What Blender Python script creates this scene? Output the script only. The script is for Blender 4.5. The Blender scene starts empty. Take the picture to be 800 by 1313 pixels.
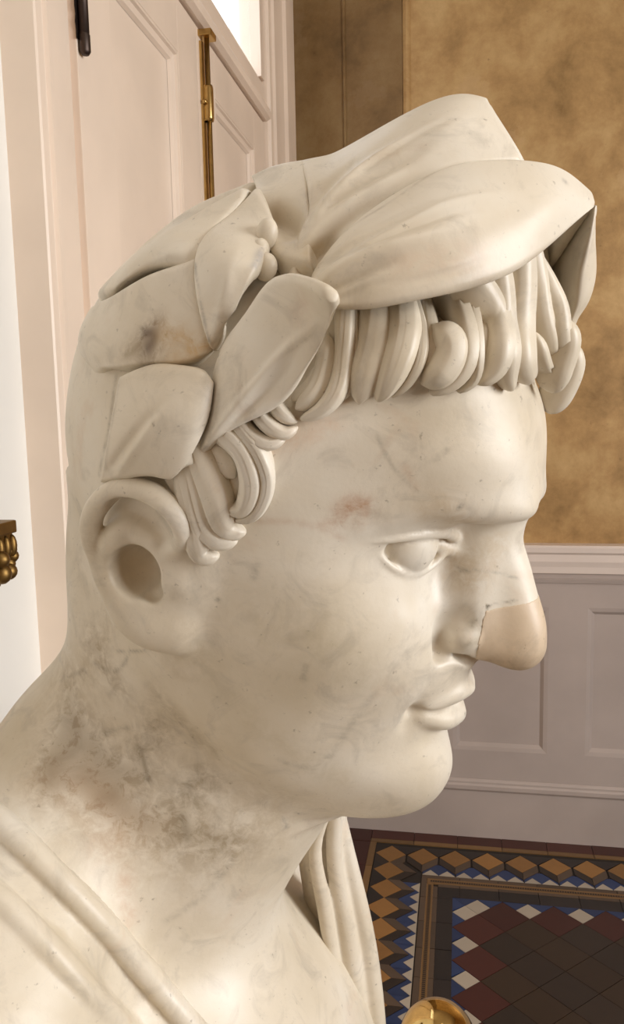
import bpy, bmesh, math, random
import numpy as np
from mathutils import Matrix, Vector

# ------------------------------------------------------------------ camera, world, lights, exposure
scene = bpy.context.scene
COL = scene.collection
rnd = random.Random(7)

cam_data = bpy.data.cameras.new('camera')
cam = bpy.data.objects.new('camera', cam_data); COL.objects.link(cam)
cam.matrix_world = Matrix(((0.983595256, -0.002101874, 0.180377255, 0.0),
                           (0.179182853, 0.126847032, -0.975604088, 0.0),
                           (-0.020829723, 0.991920064, 0.125142759, 1.5),
                           (0, 0, 0, 1)))
# the third column points backwards out of the lens
cam_data.sensor_fit = 'VERTICAL'; cam_data.sensor_height = 36.0; cam_data.sensor_width = 36.0
cam_data.lens = 36.0 * 1033.0 / 1313.0
cam_data.clip_start = 0.01
scene.camera = cam

world = bpy.data.worlds.new('overcast_sky'); scene.world = world; world.use_nodes = True
bgn = world.node_tree.nodes['Background']
bgn.inputs[0].default_value = (0.93, 0.96, 1.0, 1); bgn.inputs[1].default_value = 2.2

def area(name, loc, target, sx, sy, power, color):
    ld = bpy.data.lights.new(name, 'AREA'); ld.shape = 'RECTANGLE'; ld.size = sx; ld.size_y = sy
    ld.energy = power; ld.color = color
    o = bpy.data.objects.new(name, ld); COL.objects.link(o); o.location = loc
    o.rotation_euler = (Vector(target) - Vector(loc)).to_track_quat('-Z', 'Y').to_euler()
    return o
area('daylight_right_window', (2.5, -0.1, 1.85), (-0.1, 0.45, 1.4), 1.4, 1.4, 74, (1.0, 0.995, 0.985))
area('overhead_fill', (0.6, -0.1, 3.36), (0.35, 0.05, 0), 1.2, 1.4, 6, (1.0, 0.96, 0.9)).data.spread = math.radians(100)  # added unseen fill lamp under the closed ceiling, which has no opening

scene.view_settings.view_transform = 'Standard'; scene.view_settings.look = 'None'
scene.view_settings.gamma = 1.0; scene.view_settings.use_curve_mapping = False
scene.view_settings.exposure = 0.0

# ------------------------------------------------------------------ helpers
def mesh_obj(name, verts, faces, mat=None, parent=None, smooth=False):
    me = bpy.data.meshes.new(name)
    if isinstance(verts, np.ndarray) and isinstance(faces, np.ndarray):
        k = faces.shape[1]
        me.vertices.add(len(verts)); me.vertices.foreach_set('co', np.ascontiguousarray(verts, dtype=np.float32).ravel())
        me.loops.add(faces.size); me.loops.foreach_set('vertex_index', np.ascontiguousarray(faces, dtype=np.int32).ravel())
        me.polygons.add(len(faces)); me.polygons.foreach_set('loop_start', np.arange(0, faces.size, k, dtype=np.int32))
        me.polygons.foreach_set('loop_total', np.full(len(faces), k, dtype=np.int32))
        me.update(calc_edges=True)
    else:
        me.from_pydata([tuple(v) for v in verts], [], [tuple(f) for f in faces]); me.update()
    if smooth: me.polygons.foreach_set('use_smooth', np.ones(len(me.polygons), dtype=bool))
    if mat: me.materials.append(mat)
    o = bpy.data.objects.new(name, me); COL.objects.link(o)
    if parent: o.parent = parent
    return o

def from_bm(name, bm, mat=None, parent=None, smooth=False):
    bmesh.ops.recalc_face_normals(bm, faces=bm.faces)
    me = bpy.data.meshes.new(name); bm.to_mesh(me); bm.free()
    if smooth: me.polygons.foreach_set('use_smooth', np.ones(len(me.polygons), dtype=bool))
    if mat: me.materials.append(mat)
    o = bpy.data.objects.new(name, me); COL.objects.link(o)
    if parent: o.parent = parent
    return o

def add_box(bm, x0, x1, y0, y1, z0, z1, bev=0.0):
    r = bmesh.ops.create_cube(bm, size=1.0)['verts']
    bmesh.ops.scale(bm, verts=r, vec=(x1 - x0, y1 - y0, z1 - z0))
    bmesh.ops.translate(bm, verts=r, vec=((x0 + x1) / 2, (y0 + y1) / 2, (z0 + z1) / 2))
    if bev > 0:
        es = list({e for v in r for e in v.link_edges})
        bmesh.ops.bevel(bm, geom=es, offset=bev, segments=2, affect='EDGES', profile=.6)

def box(name, x0, x1, y0, y1, z0, z1, mat, parent=None, bev=0.0):
    bm = bmesh.new(); add_box(bm, x0, x1, y0, y1, z0, z1, bev); return from_bm(name, bm, mat, parent)

def prism_profile(name, prof, axis, a, b, mat, parent=None):
    """closed 2-D profile swept straight along an axis: prof in the two other axes (x,z) or (x,y) or (y,z)"""
    vs = []
    for t in (a, b):
        for u, v in prof: vs.append((t, u, v) if axis == 'x' else (u, t, v) if axis == 'y' else (u, v, t))
    n = len(prof); fs = [tuple(range(n)), tuple(range(2 * n - 1, n - 1, -1))]
    fs += [(i, i + n, (i + 1) % n + n, (i + 1) % n) for i in range(n)]
    bm = bmesh.new(); bv = [bm.verts.new(v) for v in vs]
    for f in fs: bm.faces.new([bv[i] for i in f])
    return from_bm(name, bm, mat, parent)

def lathe(name, prof, loc, mat, parent=None, seg=48):
    bm = bmesh.new(); rings = []
    for r, z in prof:
        rings.append([bm.verts.new((loc[0] + r * math.cos(2 * math.pi * i / seg), loc[1] + r * math.sin(2 * math.pi * i / seg), loc[2] + z)) for i in range(seg)])
    for a, b in zip(rings[:-1], rings[1:]):
        for i in range(seg): bm.faces.new((a[i], a[(i + 1) % seg], b[(i + 1) % seg], b[i]))
    bm.faces.new(rings[0][::-1]); bm.faces.new(rings[-1])
    return from_bm(name, bm, mat, parent, smooth=True)

def thing(name, label, cat, loc=(0, 0, 0)):
    o = bpy.data.objects.new(name, None); COL.objects.link(o); o.location = loc; o.empty_display_size = .05
    o['label'] = label; o['category'] = cat
    return o
def struct(o, label=None):
    o['kind'] = 'structure'
    if label: o['label'] = label
    return o

# ------------------------------------------------------------------ materials
def new_mat(name):
    m = bpy.data.materials.new(name); m.use_nodes = True
    return m, m.node_tree.nodes, m.node_tree.links, m.node_tree.nodes['Principled BSDF']

def ramp(N, stops):
    r = N.new('ShaderNodeValToRGB'); e = r.color_ramp.elements
    while len(e) < len(stops): e.new(.5)
    for el, (p, c) in zip(e, stops): el.position = p; el.color = (*c, 1) if len(c) == 3 else c
    return r

def noise(N, L, vec, scale, detail=4, rough=.55, dist=0.0):
    n = N.new('ShaderNodeTexNoise'); n.inputs['Scale'].default_value = scale; n.inputs['Detail'].default_value = detail
    n.inputs['Roughness'].default_value = rough; n.inputs['Distortion'].default_value = dist
    if vec is not None: L.new(vec, n.inputs['Vector'])
    return n

def mix(N, L, fac, a, b, mode='MIX'):
    m = N.new('ShaderNodeMix'); m.data_type = 'RGBA'; m.blend_type = mode
    for sock, v in ((m.inputs[0], fac), (m.inputs[6], a), (m.inputs[7], b)):
        if isinstance(v, (int, float)): sock.default_value = v
        elif isinstance(v, tuple): sock.default_value = (*v, 1)
        else: L.new(v, sock)
    return m.outputs[2]

def mathn(N, L, op, a, b=None):
    m = N.new('ShaderNodeMath'); m.operation = op
    for s, v in zip(m.inputs, (a, b)):
        if v is None: continue
        if isinstance(v, (int, float)): s.default_value = v
        else: L.new(v, s)
    return m.outputs[0]

def bump(N, L, bsdf, h, strength=.2, dist=.002):
    b = N.new('ShaderNodeBump'); b.inputs['Strength'].default_value = strength; b.inputs['Distance'].default_value = dist
    L.new(h, b.inputs['Height']); L.new(b.outputs[0], bsdf.inputs['Normal'])

def sRGB(r, g, b):
    f = lambda c: (c / 255 / 12.92) if c / 255 <= .04045 else ((c / 255 + .055) / 1.055) ** 2.4
    return (f(r), f(g), f(b))

def paint_mat(name, col, rough=.4, var=.06, bumps=.12):
    m, N, L, B = new_mat(name)
    tc = N.new('ShaderNodeTexCoord').outputs['Object']
    n = noise(N, L, tc, 3.0, 5); dark = tuple(c * (1 - var * 2) for c in col); lite = tuple(min(1, c * (1 + var)) for c in col)
    r = ramp(N, [(.3, dark), (.7, lite)]); L.new(n.outputs['Fac'], r.inputs[0]); L.new(r.outputs[0], B.inputs['Base Color'])
    B.inputs['Roughness'].default_value = rough
    mp = N.new('ShaderNodeMapping'); mp.inputs['Scale'].default_value = (60, 60, 8); L.new(tc, mp.inputs[0])
    n2 = noise(N, L, mp.outputs[0], 1.0, 3); bump(N, L, B, n2.outputs['Fac'], bumps, .001)
    return m

M_door = paint_mat('cream_gloss_paint', sRGB(242, 224, 206), .32)
M_wallw = paint_mat('white_wall_paint', sRGB(236, 234, 228), .5, .03)
M_wains = paint_mat('grey_mauve_wainscot_paint', sRGB(194, 181, 174), .38)
M_cap = paint_mat('cream_white_rail_paint', sRGB(240, 226, 216), .4, .03)
M_shell = paint_mat('warm_grey_room_paint', sRGB(176, 160, 138), .7, .04)

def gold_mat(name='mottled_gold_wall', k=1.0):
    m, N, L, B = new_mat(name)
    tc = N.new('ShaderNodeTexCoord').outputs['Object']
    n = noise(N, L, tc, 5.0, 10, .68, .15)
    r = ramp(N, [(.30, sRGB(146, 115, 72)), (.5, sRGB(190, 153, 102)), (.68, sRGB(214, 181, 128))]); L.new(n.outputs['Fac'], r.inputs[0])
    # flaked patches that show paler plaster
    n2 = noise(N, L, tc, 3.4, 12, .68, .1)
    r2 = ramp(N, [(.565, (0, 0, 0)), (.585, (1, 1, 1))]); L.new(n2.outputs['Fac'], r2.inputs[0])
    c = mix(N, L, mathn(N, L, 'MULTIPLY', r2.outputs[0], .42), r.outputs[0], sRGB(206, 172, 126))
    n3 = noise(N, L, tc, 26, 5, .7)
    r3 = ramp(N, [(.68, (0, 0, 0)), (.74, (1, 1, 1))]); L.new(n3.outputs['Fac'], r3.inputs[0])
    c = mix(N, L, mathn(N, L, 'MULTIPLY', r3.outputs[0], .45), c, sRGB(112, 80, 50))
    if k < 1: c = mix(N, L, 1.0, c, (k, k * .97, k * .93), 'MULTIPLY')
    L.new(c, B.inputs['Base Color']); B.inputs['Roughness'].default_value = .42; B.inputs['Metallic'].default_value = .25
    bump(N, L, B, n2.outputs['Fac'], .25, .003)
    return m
M_gold = gold_mat(); M_gold_dark = gold_mat('mottled_gold_wall_dark', .5)

def brass_mat(name, col, rough):
    m, N, L, B = new_mat(name)
    tc = N.new('ShaderNodeTexCoord').outputs['Object']
    n = noise(N, L, tc, 60, 4); r = ramp(N, [(.35, tuple(c * .8 for c in col)), (.65, col)]); L.new(n.outputs['Fac'], r.inputs[0])
    L.new(r.outputs[0], B.inputs['Base Color']); B.inputs['Metallic'].default_value = 1; B.inputs['Roughness'].default_value = rough
    return m
M_brass = brass_mat('polished_brass', (.80, .56, .22), .08)
M_bolt = brass_mat('worn_brass', (.62, .42, .16), .3)
M_gilt = brass_mat('aged_gilding', (.25, .15, .05), .48)
M_iron = brass_mat('dark_iron', (.10, .075, .065), .5)

def tile_mat(name, col, var=.25, rough=.3):
    m, N, L, B = new_mat(name)
    oi = N.new('ShaderNodeObjectInfo'); tc = N.new('ShaderNodeTexCoord').outputs['Object']
    n = noise(N, L, tc, 40, 4); f = mathn(N, L, 'ADD', mathn(N, L, 'MULTIPLY', oi.outputs['Random'], .6), mathn(N, L, 'MULTIPLY', n.outputs['Fac'], .4))
    r = ramp(N, [(.1, tuple(c * (1 - var) for c in col)), (.9, tuple(min(1, c * (1 + var)) for c in col))]); L.new(f, r.inputs[0])
    L.new(r.outputs[0], B.inputs['Base Color']); B.inputs['Roughness'].default_value = rough
    return m
T_ochre = tile_mat('ochre_tile', sRGB(150, 108, 58)); T_black = tile_mat('black_tile', sRGB(40, 34, 32))
T_brown = tile_mat('brown_tile', sRGB(88, 72, 58)); T_dkbrown = tile_mat('dark_brown_tile', sRGB(48, 37, 29))
T_blue = tile_mat('blue_tile', sRGB(40, 58, 98)); T_white = tile_mat('white_tile', sRGB(182, 171, 155), .08)
T_red = tile_mat('oxblood_tile', sRGB(70, 32, 25)); T_olive = tile_mat('olive_black_tile', sRGB(52, 38, 25))
T_buff = tile_mat('buff_tile', sRGB(122, 92, 56)); M_grout = tile_mat('dark_grout', sRGB(46, 40, 36), .1, .7)
def floor_mat():
    m, N, L, B = new_mat('plain_dark_tile_floor')
    tc = N.new('ShaderNodeTexCoord').outputs['Object']; mp = N.new('ShaderNodeMapping'); mp.inputs['Rotation'].default_value[2] = math.radians(45); mp.inputs['Scale'].default_value = (9.5, 9.5, 9.5); L.new(tc, mp.inputs[0])
    ck = N.new('ShaderNodeTexChecker'); ck.inputs['Scale'].default_value = 1.0; ck.inputs[1].default_value = (*sRGB(60, 47, 33), 1); ck.inputs[2].default_value = (*sRGB(74, 40, 32), 1); L.new(mp.outputs[0], ck.inputs[0])
    L.new(ck.outputs[0], B.inputs['Base Color']); B.inputs['Roughness'].default_value = .35
    return m
M_floor = floor_mat()

def marble_mat(name='white_marble', tint=(1, 1, 1)):
    m, N, L, B = new_mat(name)
    tc = N.new('ShaderNodeTexCoord').outputs['Object']
    n = noise(N, L, tc, .16, 5, .55, .3)            # object space is in centimetres
    r = ramp(N, [(.3, sRGB(204, 191, 168)), (.5, sRGB(218, 207, 188)), (.72, sRGB(227, 220, 207))]); L.new(n.outputs['Fac'], r.inputs[0])
    c = r.outputs[0]
    n2 = noise(N, L, tc, .45, 7, .65, 1.2)          # cloudy grey
    r2 = ramp(N, [(.52, (0, 0, 0)), (.72, (1, 1, 1))]); L.new(n2.outputs['Fac'], r2.inputs[0])
    c = mix(N, L, mathn(N, L, 'MULTIPLY', r2.outputs[0], .42), c, sRGB(158, 148, 134))
    n3 = noise(N, L, tc, .3, 4, .6, .6)             # rusty flush
    r3 = ramp(N, [(.62, (0, 0, 0)), (.78, (1, 1, 1))]); L.new(n3.outputs['Fac'], r3.inputs[0])
    c = mix(N, L, mathn(N, L, 'MULTIPLY', r3.outputs[0], .28), c, sRGB(196, 156, 122))
    n4 = noise(N, L, tc, .22, 6, .6, 1.6)           # thin veins
    d = mathn(N, L, 'ABSOLUTE', mathn(N, L, 'SUBTRACT', n4.outputs['Fac'], .5))
    r4 = ramp(N, [(.0, (1, 1, 1)), (.012, (0, 0, 0))]); L.new(d, r4.inputs[0])
    c = mix(N, L, mathn(N, L, 'MULTIPLY', r4.outputs[0], .05), c, sRGB(130, 124, 118))
    n5 = noise(N, L, tc, 3.4, 4, .6)                # pits
    r5 = ramp(N, [(.66, (0, 0, 0)), (.74, (1, 1, 1))]); L.new(n5.outputs['Fac'], r5.inputs[0])
    c = mix(N, L, mathn(N, L, 'MULTIPLY', r5.outputs[0], .5), c, sRGB(120, 106, 88))
    at = N.new('ShaderNodeAttribute'); at.attribute_name = 'stain_and_shade'
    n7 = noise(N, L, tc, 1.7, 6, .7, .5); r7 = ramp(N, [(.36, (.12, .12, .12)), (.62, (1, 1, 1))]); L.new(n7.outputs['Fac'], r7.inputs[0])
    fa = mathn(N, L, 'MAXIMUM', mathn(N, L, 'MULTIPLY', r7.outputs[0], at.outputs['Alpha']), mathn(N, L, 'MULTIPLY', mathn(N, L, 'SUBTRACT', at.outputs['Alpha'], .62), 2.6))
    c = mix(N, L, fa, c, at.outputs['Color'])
    if tint != (1, 1, 1): c = mix(N, L, 1.0, c, tint, 'MULTIPLY')
    L.new(c, B.inputs['Base Color']); B.inputs['Roughness'].default_value = .42
    B.inputs['Subsurface Weight'].default_value = 0.0
    n6 = noise(N, L, tc, 1.2, 6, .6); bump(N, L, B, n6.outputs['Fac'], .025, .1)
    return m
M_marble = marble_mat()
M_marble_tip = marble_mat('pinkish_restored_marble', sRGB(240, 227, 214))
# ------------------------------------------------------------------ the room
D = 2.748; XL = -.545
floor = struct(box('floor', XL - .1, 2.7, -2.3, D + .1, -.06, -.004, M_floor), 'dark patterned tile floor of the hall')
ceiling = struct(box('ceiling', XL - .1, 2.7, -2.3, D + .1, 3.4, 3.5, M_shell), 'plain warm white ceiling of the hall')
# left wall around the door opening
bm = bmesh.new()
add_box(bm, XL - .14, XL, -2.3, .95, -.004, 3.4)
add_box(bm, XL - .14, XL, 2.50, D, -.004, 3.4)
add_box(bm, XL - .14, XL, .95, 2.50, 3.34, 3.4)
struct(from_bm('wall_left', bm, M_wallw), 'white painted wall to the left of the marble head')
# right and rear walls, each with the window that lights the hall
bm = bmesh.new()
add_box(bm, 2.6, 2.7, -2.3, -.9, -.004, 3.4); add_box(bm, 2.6, 2.7, .5, D + .1, -.004, 3.4)
add_box(bm, 2.6, 2.7, -.9, .5, -.004, 1.05); add_box(bm, 2.6, 2.7, -.9, .5, 2.55, 3.4)
struct(from_bm('wall_right', bm, M_gold), 'wall of the hall outside the frame on the right')
struct(box('wall_front', XL - .1, 2.7, -2.3, -2.2, -.004, 3.4, M_gold), 'wall of the hall behind the camera')
# back wall: gold plaster above, panelled dado below
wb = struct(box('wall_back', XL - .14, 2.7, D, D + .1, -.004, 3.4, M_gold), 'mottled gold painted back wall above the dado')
box('dark_wall_panel', XL, -.183, D - .003, D, 1.04, 3.4, M_gold_dark, wb)  # left part of the back wall in a darker tone of the gold
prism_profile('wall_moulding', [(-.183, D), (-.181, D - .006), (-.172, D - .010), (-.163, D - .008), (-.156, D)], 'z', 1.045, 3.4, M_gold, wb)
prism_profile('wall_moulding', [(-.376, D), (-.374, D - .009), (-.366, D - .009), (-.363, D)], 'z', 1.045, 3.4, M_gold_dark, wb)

def sweep_x(name, prof, x0, x1, mat, parent=None): return prism_profile(name, prof, 'x', x0, x1, mat, parent)
XR = 2.6
dado = struct(bpy.data.objects.new('trim_1', None), 'painted panelled dado along the back wall'); COL.objects.link(dado); dado.location = (0, 0, 0)
cap = [(D, 1.045), (D - .050, 1.045), (D - .056, 1.038), (D - .054, 1.022), (D - .046, 1.014), (D - .046, .990), (D - .040, .972), (D - .038, .950), (D, .948)]
sweep_x('dado_cap', cap, XL, XR, M_cap, dado)
sweep_x('bed_moulding', [(D, .948), (D - .026, .948), (D - .024, .932), (D - .034, .928), (D - .030, .916), (D, .914)], XL, XR, M_wains, dado)
box('frieze_rail', XL, XR, D - .022, D, .832, .916, M_wains, dado)
box('bottom_rail', XL, XR, D - .022, D, .205, .318, M_wains, dado)
stiles = [-.47, .294, 1.06, 1.82, 2.5]
W = .124
prev = XL
for sx in stiles:
    box('stile', max(sx, XL), min(sx + W, XR), D - .022, D, .318, .832, M_wains, dado)
for sx, nx in zip(stiles[:-1], stiles[1:]):
    a, b = sx + W, nx
    spans = [(a, b)] if sx > .2 else [(a, a + .20), (a + .20 + W, b)]
    if len(spans) == 2: box('stile', a + .20, a + .20 + W, D - .022, D, .318, .832, M_wains, dado)
    for p, q in spans:
        pn = box('panel', p, q, D - .008, D - .001, .318, .832, M_wains, dado)
        # ovolo moulding round the panel, one stick per side
        e = .024; y0, y1 = D - .022, D - .008
        def stick(c0, c1, c2, c3, n):
            vs = [c0 + (y0,), c1 + (y0,), c2 + (y1,), c3 + (y1,)]
            mid = [(( c0[0]*.45 + c3[0]*.55), (c0[1]*.45 + c3[1]*.55), y0 + .003), ((c1[0]*.45 + c2[0]*.55), (c1[1]*.45 + c2[1]*.55), y0 + .003)]
            V = [(v[0], v[2], v[1]) for v in vs] + [(v[0], v[2], v[1]) for v in mid]
            mesh_obj('panel_moulding', V, [(0, 1, 5, 4), (4, 5, 2, 3)], M_wains, pn)
        z0, z1 = .318, .832
        stick((p, z0), (q, z0), (q - e, z0 + e), (p + e, z0 + e), 0)
        stick((q, z1), (p, z1), (p + e, z1 - e), (q - e, z1 - e), 0)
        stick((p, z1), (p, z0), (p + e, z0 + e), (p + e, z1 - e), 0)
        stick((q, z0), (q, z1), (q - e, z1 - e), (q - e, z0 + e), 0)
skm = [(D, .214), (D - .024, .213), (D - .030, .206), (D - .030, .199), (D - .035, .193), (D - .035, .180), (D - .030, .172), (D, .168)]
bb = struct(sweep_x('baseboard_back', [(D, -.004), (D - .026, -.004), (D - .026, .170), (D, .172)], XL, XR, M_wains), 'plain grey white skirting at the foot of the back wall')
sweep_x('skirting_moulding', skm, XL, XR, M_wains, bb)

# door frame on the left wall
XF = -.500
frame = struct(bpy.data.objects.new('trim_2', None), 'cream painted door frame with moulded architraves'); COL.objects.link(frame)
prism_profile('architrave', [(XL - .02, .95), (XF, .95), (XF + .002, .953), (XF + .002, .966), (XF - .004, .969), (XF - .004, .980), (XF + .001, .983), (XF + .001, .992), (XF - .006, .996), (XF - .008, 1.058), (XF - .014, 1.062), (XL - .02, 1.062)], 'z', 0, 3.34, M_door, frame)
prism_profile('architrave', [(XL - .02, 2.165), (XF - .006, 2.165), (XF - .004, 2.20), (XF + .004, 2.205), (XF + .004, 2.235), (XF + .010, 2.245), (XF + .010, 2.285), (XF + .004, 2.30), (XF + .006, 2.37), (XF + .014, 2.385), (XF + .014, 2.43), (XF + .008, 2.46), (XF + .006, 2.535), (XL - .02, 2.535)], 'z', 0, 3.34, M_door, frame)
prism_profile('transom_bar', [(XF - .05, 2.252), (XF + .002, 2.252), (XF + .012, 2.258), (XF + .015, 2.270), (XF + .010, 2.282), (XF + .002, 2.288), (XF - .002, 2.300), (XF - .002, 2.335), (XF - .008, 2.348), (XF - .05, 2.352)], 'y', 1.062, 2.165, M_door, frame)
box('head_board', XF - .05, XF, 1.062, 2.165, 3.28, 3.34, M_door, frame)
box('transom_stile', XF - .05, XF - .002, 2.13, 2.165, 2.352, 3.28, M_door, frame)
win = struct(bpy.data.objects.new('window_1', None), 'bright transom window above the cream double door'); COL.objects.link(win)
gm, N_, L_, B_ = new_mat('clear_glass')
tr_ = N_.new('ShaderNodeBsdfTransparent'); gl_ = N_.new('ShaderNodeBsdfGlossy'); gl_.inputs['Roughness'].default_value = .02
fr_ = N_.new('ShaderNodeFresnel'); fr_.inputs['IOR'].default_value = 1.08; ms_ = N_.new('ShaderNodeMixShader')
ms_.inputs[0].default_value = .05; L_.new(tr_.outputs[0], ms_.inputs[1]); L_.new(gl_.outputs[0], ms_.inputs[2])
L_.new(ms_.outputs[0], N_['Material Output'].inputs['Surface'])
box('pane', XF - .032, XF - .028, 1.062, 2.13, 2.352, 3.28, gm, win)

def door_leaf(idx, y0, y1, label):
    xf = XF - .006; xb = xf - .04
    root = struct(bpy.data.objects.new('door_%d' % idx, None), label); COL.objects.link(root); root.location = (xf, (y0 + y1) / 2, .01)
    def B(name, a, b, c, d, x1=xf, x0=xb, par=root):
        o = box(name, x0 - xf, x1 - xf, a - (y0 + y1) / 2, b - (y0 + y1) / 2, c - .01, d - .01, M_door, par, .0015); return o
    sw = .112; top = 2.247; pt = 2.152
    B('stile', y0, y0 + sw, .012, top); B('stile', y1 - sw, y1, .012, top)
    B('rail', y0 + sw, y1 - sw, pt, top); B('rail', y0 + sw, y1 - sw, .92, 1.04); B('rail', y0 + sw, y1 - sw, .012, .22)
    ym = (y0 + y1) / 2
    for a, b in ((1.04, pt), (.22, .92)):
        pn = B('panel', y0 + sw, y1 - sw, a, b, xf - .016, xf - .034)
        e = .020; p, q = y0 + sw - ym, y1 - sw - ym; c0, c1 = a - .01, b - .01
        def stick(k0, k1, k2, k3):
            lerp = lambda s, t, w: (s[0] + (t[0] - s[0]) * w, s[1] + (t[1] - s[1]) * w)
            pts = [(k0, -.001), (k1, -.001), (lerp(k1, k2, .25), -.001), (lerp(k0, k3, .25), -.001), (lerp(k1, k2, .35), -.006), (lerp(k0, k3, .35), -.006), (lerp(k1, k2, .8), -.009), (lerp(k0, k3, .8), -.009), (k2, -.0155), (k3, -.0155)]
            mesh_obj('panel_moulding', [(d, u[0], u[1]) for u, d in pts], [(0, 1, 2, 3), (3, 2, 4, 5), (5, 4, 6, 7), (7, 6, 8, 9)], M_door, pn)
        stick((p, c0), (q, c0), (q - e, c0 + e), (p + e, c0 + e)); stick((q, c1), (p, c1), (p + e, c1 - e), (q - e, c1 - e))
        stick((p, c1), (p, c0), (p + e, c0 + e), (p + e, c1 - e)); stick((q, c0), (q, c1), (q - e, c1 - e), (q - e, c0 + e))
    return root
YM = 1.607
d1 = door_leaf(1, 1.076, YM - .0015, 'near leaf of the cream double door, left of the brass bolt')
d2 = door_leaf(2, YM + .0015, 2.163, 'far leaf of the cream double door, carrying the brass bolt')
# long brass bolt on the meeting stile
def tube(name, pts, r, mat, parent=None, seg=16):
    bm = bmesh.new(); rings = []
    for k, p in enumerate(pts):
        d = (Vector(pts[min(k + 1, len(pts) - 1)]) - Vector(pts[max(k - 1, 0)])).normalized()
        u = d.orthogonal().normalized(); v = d.cross(u); rr = r[k] if isinstance(r, (list, tuple)) else r
        rings.append([bm.verts.new(Vector(p) + rr * (math.cos(2 * math.pi * i / seg) * u + math.sin(2 * math.pi * i / seg) * v)) for i in range(seg)])
    for a, b in zip(rings[:-1], rings[1:]):
        for i in range(seg): bm.faces.new((a[i], a[(i + 1) % seg], b[(i + 1) % seg], b[i]))
    bm.faces.new(rings[0][::-1]); bm.faces.new(rings[-1])
    return from_bm(name, bm, mat, parent, smooth=True)
bolt = bpy.data.objects.new('bolt', None); COL.objects.link(bolt); bolt.parent = d2
BX, BY = .013, (YM + .024) - (YM + .0015 + 2.163) / 2
tube('rod', [(BX, BY, 1.0), (BX, BY, 2.225)], .0052, M_bolt, bolt)
def bx2(name, a, b, c, d, e, f, mat, par): return box(name, a, b, c, d, e, f, mat, par, .0015)
bx2('bolt_plate', .0, .006, BY - .011, BY + .006, 1.05, 2.215, M_bolt, bolt)
for zc, hh in ((2.10, .034), (1.885, .022), (1.62, .022), (1.30, .03)):
    tube('bolt_guide', [(BX, BY, zc - hh), (BX, BY, zc - hh * .8), (BX, BY, zc + hh * .8), (BX, BY, zc + hh)], [.0085, .0098, .0098, .0085], M_bolt, bolt)
    bx2('guide_foot', .004, BX, BY - .008, BY + .008, zc - hh, zc + hh, M_bolt, bolt)
    tube('screw', [(.004, BY - .012, zc), (.012, BY - .012, zc)], .004, M_bolt, bolt, 10)
bx2('bolt_socket', -.002, BX + .014, BY - .016, BY + .02, 2.222, 2.234, M_bolt, bolt)
# dark worn iron hinge on the hanging side of the near leaf
hinge = bpy.data.objects.new('hinge', None); COL.objects.link(hinge); hinge.parent = d1
HY = 1.084 - (1.076 + YM - .0015) / 2
tube('hinge_barrel', [(.008, HY, 1.972), (.008, HY, 1.976), (.008, HY, 1.997), (.008, HY, 2.0)], [.005, .0075, .0075, .006], M_iron, hinge, 14)
tube('hinge_pin', [(.008, HY, 1.998), (.008, HY, 2.16)], .0068, M_iron, hinge, 14)
vs = []; 
zz = np.linspace(1.99, 2.15, 17)
for i, z in enumerate(zz): vs += [(.0015, HY - .010 - .005 * rnd.random(), z), (.0015, HY + .006, z)]
mesh_obj('chipped_edge', vs, [(2 * i, 2 * i + 1, 2 * i + 3, 2 * i + 2) for i in range(16)], M_iron, hinge)

# ---- encaustic tile floor: thin bevel-free prisms set in grout, all children of the floor
shared = {}
def tile(name, poly, mat, gap=.0007, h=.004):
    cx = sum(p[0] for p in poly) / len(poly); cy = sum(p[1] for p in poly) / len(poly)
    rel = []
    for x, y in poly:
        dx, dy = x - cx, y - cy; l = math.hypot(dx, dy); s = max(0, (l - gap * 1.4) / l); rel.append((round(dx * s, 5), round(dy * s, 5)))
    key = (tuple((round(a, 4), round(b, 4)) for a, b in rel), mat.name, h)
    if key not in shared:
        n = len(rel); area2 = sum(rel[i][0] * rel[(i + 1) % n][1] - rel[(i + 1) % n][0] * rel[i][1] for i in range(n))
        if area2 < 0: rel = rel[::-1]
        V = [(a, b, 0) for a, b in rel] + [(a, b, -h) for a, b in rel]
        F = [tuple(range(n))] + [((i + 1) % n, i, i + n, (i + 1) % n + n) for i in range(n)]
        me = bpy.data.meshes.new(name); me.from_pydata(V, [], F); me.update(); me.materials.append(mat); shared[key] = me
    o = bpy.data.objects.new(name, shared[key]); COL.objects.link(o); o.parent = floor
    o.location = (cx, cy, rnd.uniform(-.0006, .0002))
    return o
def rect(name, x0, x1, y0, y1, mat): return tile(name, [(x0, y0), (x1, y0), (x1, y1), (x0, y1)], mat)
PX, PY = .1075, .1005; A0, B0 = -.228, 2.572; R = .0515
NXC, NYC = 8, 9
bed = box('grout_bed', -.54, 1.0, 1.2, D, -.0045, -.0032, M_grout, floor)
# dark outer margin and buff line
for i in range(8):
    x0 = -.305 + i * .15; rect('margin_tile', x0, x0 + .15, 2.664, 2.722, T_red); rect('buff_strip', x0, x0 + .15, 2.642, 2.664, T_buff)
for i in range(7):
    y1 = 2.642 - i * .15; rect('buff_strip', -.305, -.283, y1 - .15, y1, T_buff); rect('margin_tile', -.40, -.305, y1 - .15, y1, T_red)
rect('margin_tile', -.40, -.305, 2.642, 2.722, T_red); rect('margin_tile', -.535, -.40, 2.60, 2.722, T_black); rect('margin_tile', -.535, -.40, 2.0, 2.60, T_black)
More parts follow.
